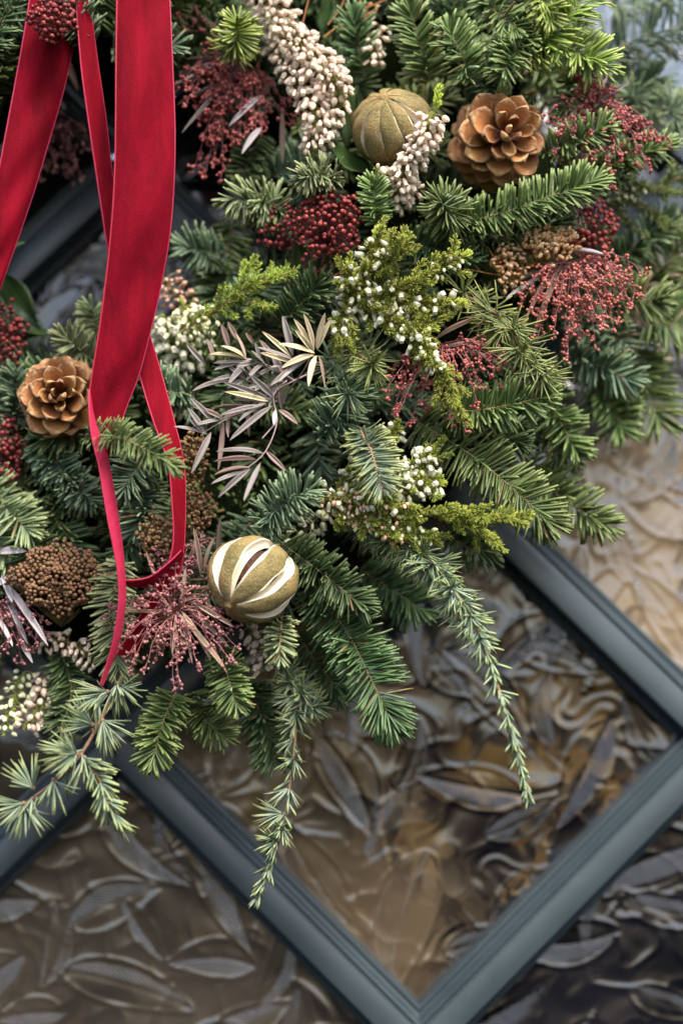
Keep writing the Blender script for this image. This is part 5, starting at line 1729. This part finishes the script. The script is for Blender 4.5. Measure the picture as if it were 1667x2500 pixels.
leafy('rosette of pale cream leaves at the tip of the silver sprig',
      [[(700, 960, 10.6), (740, 905, 11.8), (764, 858, 12.4)]],
      [((766, 858, 12.4), (718, 778, 13.3), 26), ((766, 856, 12.4), (742, 765, 13.3), 26), ((772, 850, 12.4), (795, 762, 13.2), 26), ((775, 852, 12.4), (808, 778, 13.2), 26), ((768, 862, 12.5), (680, 838, 13.5), 28), ((766, 866, 12.5), (690, 890, 13.6), 28), ((764, 866, 12.5), (680, 930, 13.5), 30, 'silver'), ((772, 868, 12.5), (750, 935, 13.5), 30), ((778, 868, 12.5), (795, 942, 13.2), 12, 'tan'), ((762, 858, 12.4), (722, 805, 13.4), 22),
       ((720, 880, 12.2), (625, 852, 13.0), 24, 'silver'), ((710, 870, 12.2), (640, 808, 12.9), 22), ((715, 868, 12.2), (690, 770, 12.8), 32, 'silver'), ((715, 885, 12.2), (632, 862, 13.2), 22), ((700, 890, 12.2), (660, 900, 13.1), 20, 'silver'), ((730, 890, 12.2), (660, 940, 13.1), 26, 'silver')], 'cream')

# dried florets and heads
umbel('golden dried floret head at the right, upper and larger one', (1345, 595, 10.4), (62, 42), 150, 5.0, 'straw', 'stemrust', (1260, 680, 9.0), 1.7, lumps=0.3, name='dried_floret_head')
umbel('golden dried floret head hanging lower, left of the larger one', (1240, 650, 10.0), (40, 58), 110, 4.6, 'straw', 'stemrust', (1190, 640, 8.8), 1.7, lumps=0.3, name='dried_floret_head')
umbel('brown and green bud head at the left below the tan cone', (142, 1410, 8.6), (112, 84), 460, 5.4, 'umbel', 'barkgreen', (150, 1530, 6.6), 1.0, lumps=0.2)
umbel('brown seed head inside the ribbon loop', (385, 1310, 9.2), (52, 60), 130, 4.6, 'brownseed', 'stemtan', (400, 1400, 7.8), 1.3)
umbel('dark brown seed plume right of the narrow ribbon', (470, 1120, 9.4), (40, 66), 130, 4.6, 'brownseed', 'stemtan', (430, 1200, 7.8), 1.5)
umbel('brown seed head under the plume beside the narrow ribbon', (480, 1245, 9.0), (46, 56), 110, 4.6, 'brownseed', 'stemtan', (440, 1330, 7.6), 1.3)
umbel('pale dried floret head at the top beside the closed lime', (885, 40, 8.6), (34, 24), 60, 5.0, 'straw', 'stemrust', (860, 100, 7.4), 1.6, name='dried_floret_head')


# rust twigs at the top edge and under the golden florets
def rust(label, lines, h):
    root = thing('dry_twig', label, 'twig', P(*lines[0][0], h))
    for ln in lines:
        mb = MB()
        s = px(h)
        p = spline(np.array([P(u, v, h + 0.2 * rng.random()) for u, v in ln]), 16)
        mb.tube(p, np.linspace(5, 2.4, 16) * 0.5 * s, 6)
        mb.build('twig', MT['stemrust'], root)


rust('thin rust-brown twigs at the top edge above the closed lime', [[(790, 90), (850, 40), (900, -30)], [(760, -30), (745, 30), (735, 70)], [(840, 30), (900, 15), (960, -10)], [(800, 60), (830, 20), (850, -30)]], 9.2)
rust('rust-orange stalks running left from the golden florets', [[(1390, 672), (1310, 668), (1230, 672), (1130, 655)], [(1260, 665), (1215, 640), (1190, 600)], [(1280, 640), (1310, 650), (1380, 660)]], 9.8)
rust('rust-orange stalk under the central red berries', [[(735, 690), (760, 640), (790, 590)]], 9.4)


# broad leaves
def broad(label, leaves, kind='broad', name='broad_leaf'):
    root = thing(name, label, 'leaf', P(*leaves[0][0]))
    for lf in leaves:
        a, b, w = lf[:3]
        leaf2(root, lf[4] if len(lf) > 4 else kind, a, b, w, lf[3] if len(lf) > 3 else None)


broad('glossy dark green leaf tucked under the closed lime', [((910, 440, 9.2), (786, 342, 10.8), 84, (0.3, -0.9, 0.5))])
broad('dark green leaf standing between heather and lime', [((850, 360, 8.6), (862, 205, 9.8), 52, (-0.5, -0.8, 0.2))])
broad('round green leaf near the top right of the wide ribbon', [((520, 120, 7.2), (462, 28, 8.6), 62, (-0.3, -0.9, 0.3))])
broad('small green leaf under the sage fir bough', [((660, 680, 7.6), (588, 604, 8.8), 44, (0.3, -0.7, 0.7))])
broad('narrow green leaf beside the dark hollow', [((600, 690, 7.2), (508, 628, 8.2), 24, (0.3, -0.7, 0.7))])
broad('blurred green leaf behind the bare heather stem', [((600, 740, 7.0), (560, 670, 8.0), 56, (0.2, -0.9, 0.3))])
broad('long dark leaf lying above the tan pine cone', [((40, 830, 6.2), (190, 785, 7.6), 70, (0.0, -0.6, 0.8))])
broad('broad dark leaf rising at the left below the ribbon', [((90, 790, 5.2), (-10, 655, 6.4), 74, (0.2, -0.9, 0.3)), ((70, 800, 5.0), (0, 690, 5.8), 60, (0.4, -0.8, 0.3))])
broad('dark leaf curling above the brown bud head', [((-20, 1400, 7.2), (118, 1290, 8.8), 60, (-0.4, -0.6, 0.7))])
broad('curved leaf edge left of the ribbon twist', [((200, 1260, 7.4), (100, 1170, 8.4), 40, (0.4, -0.6, 0.7))])
broad('small light green leaf at the left ribbon edge', [((-10, 625, 8.8), (60, 588, 9.6), 28, (0.1, -0.8, 0.6))], 'lime')
broad('dark leaf under the central red berries', [((760, 700, 8.0), (720, 590, 8.8), 60, (0.2, -0.9, 0.3))])
broad('dark leaf at the top edge between heather and fir', [((790, 80, 7.8), (800, -20, 8.6), 56, (-0.2, -0.9, 0.3))])
broad('golden leaf tip showing behind the open pine cone', [((1270, 240, 9.6), (1315, 214, 10.2), 26, (0.0, -0.9, 0.5))], 'gold')
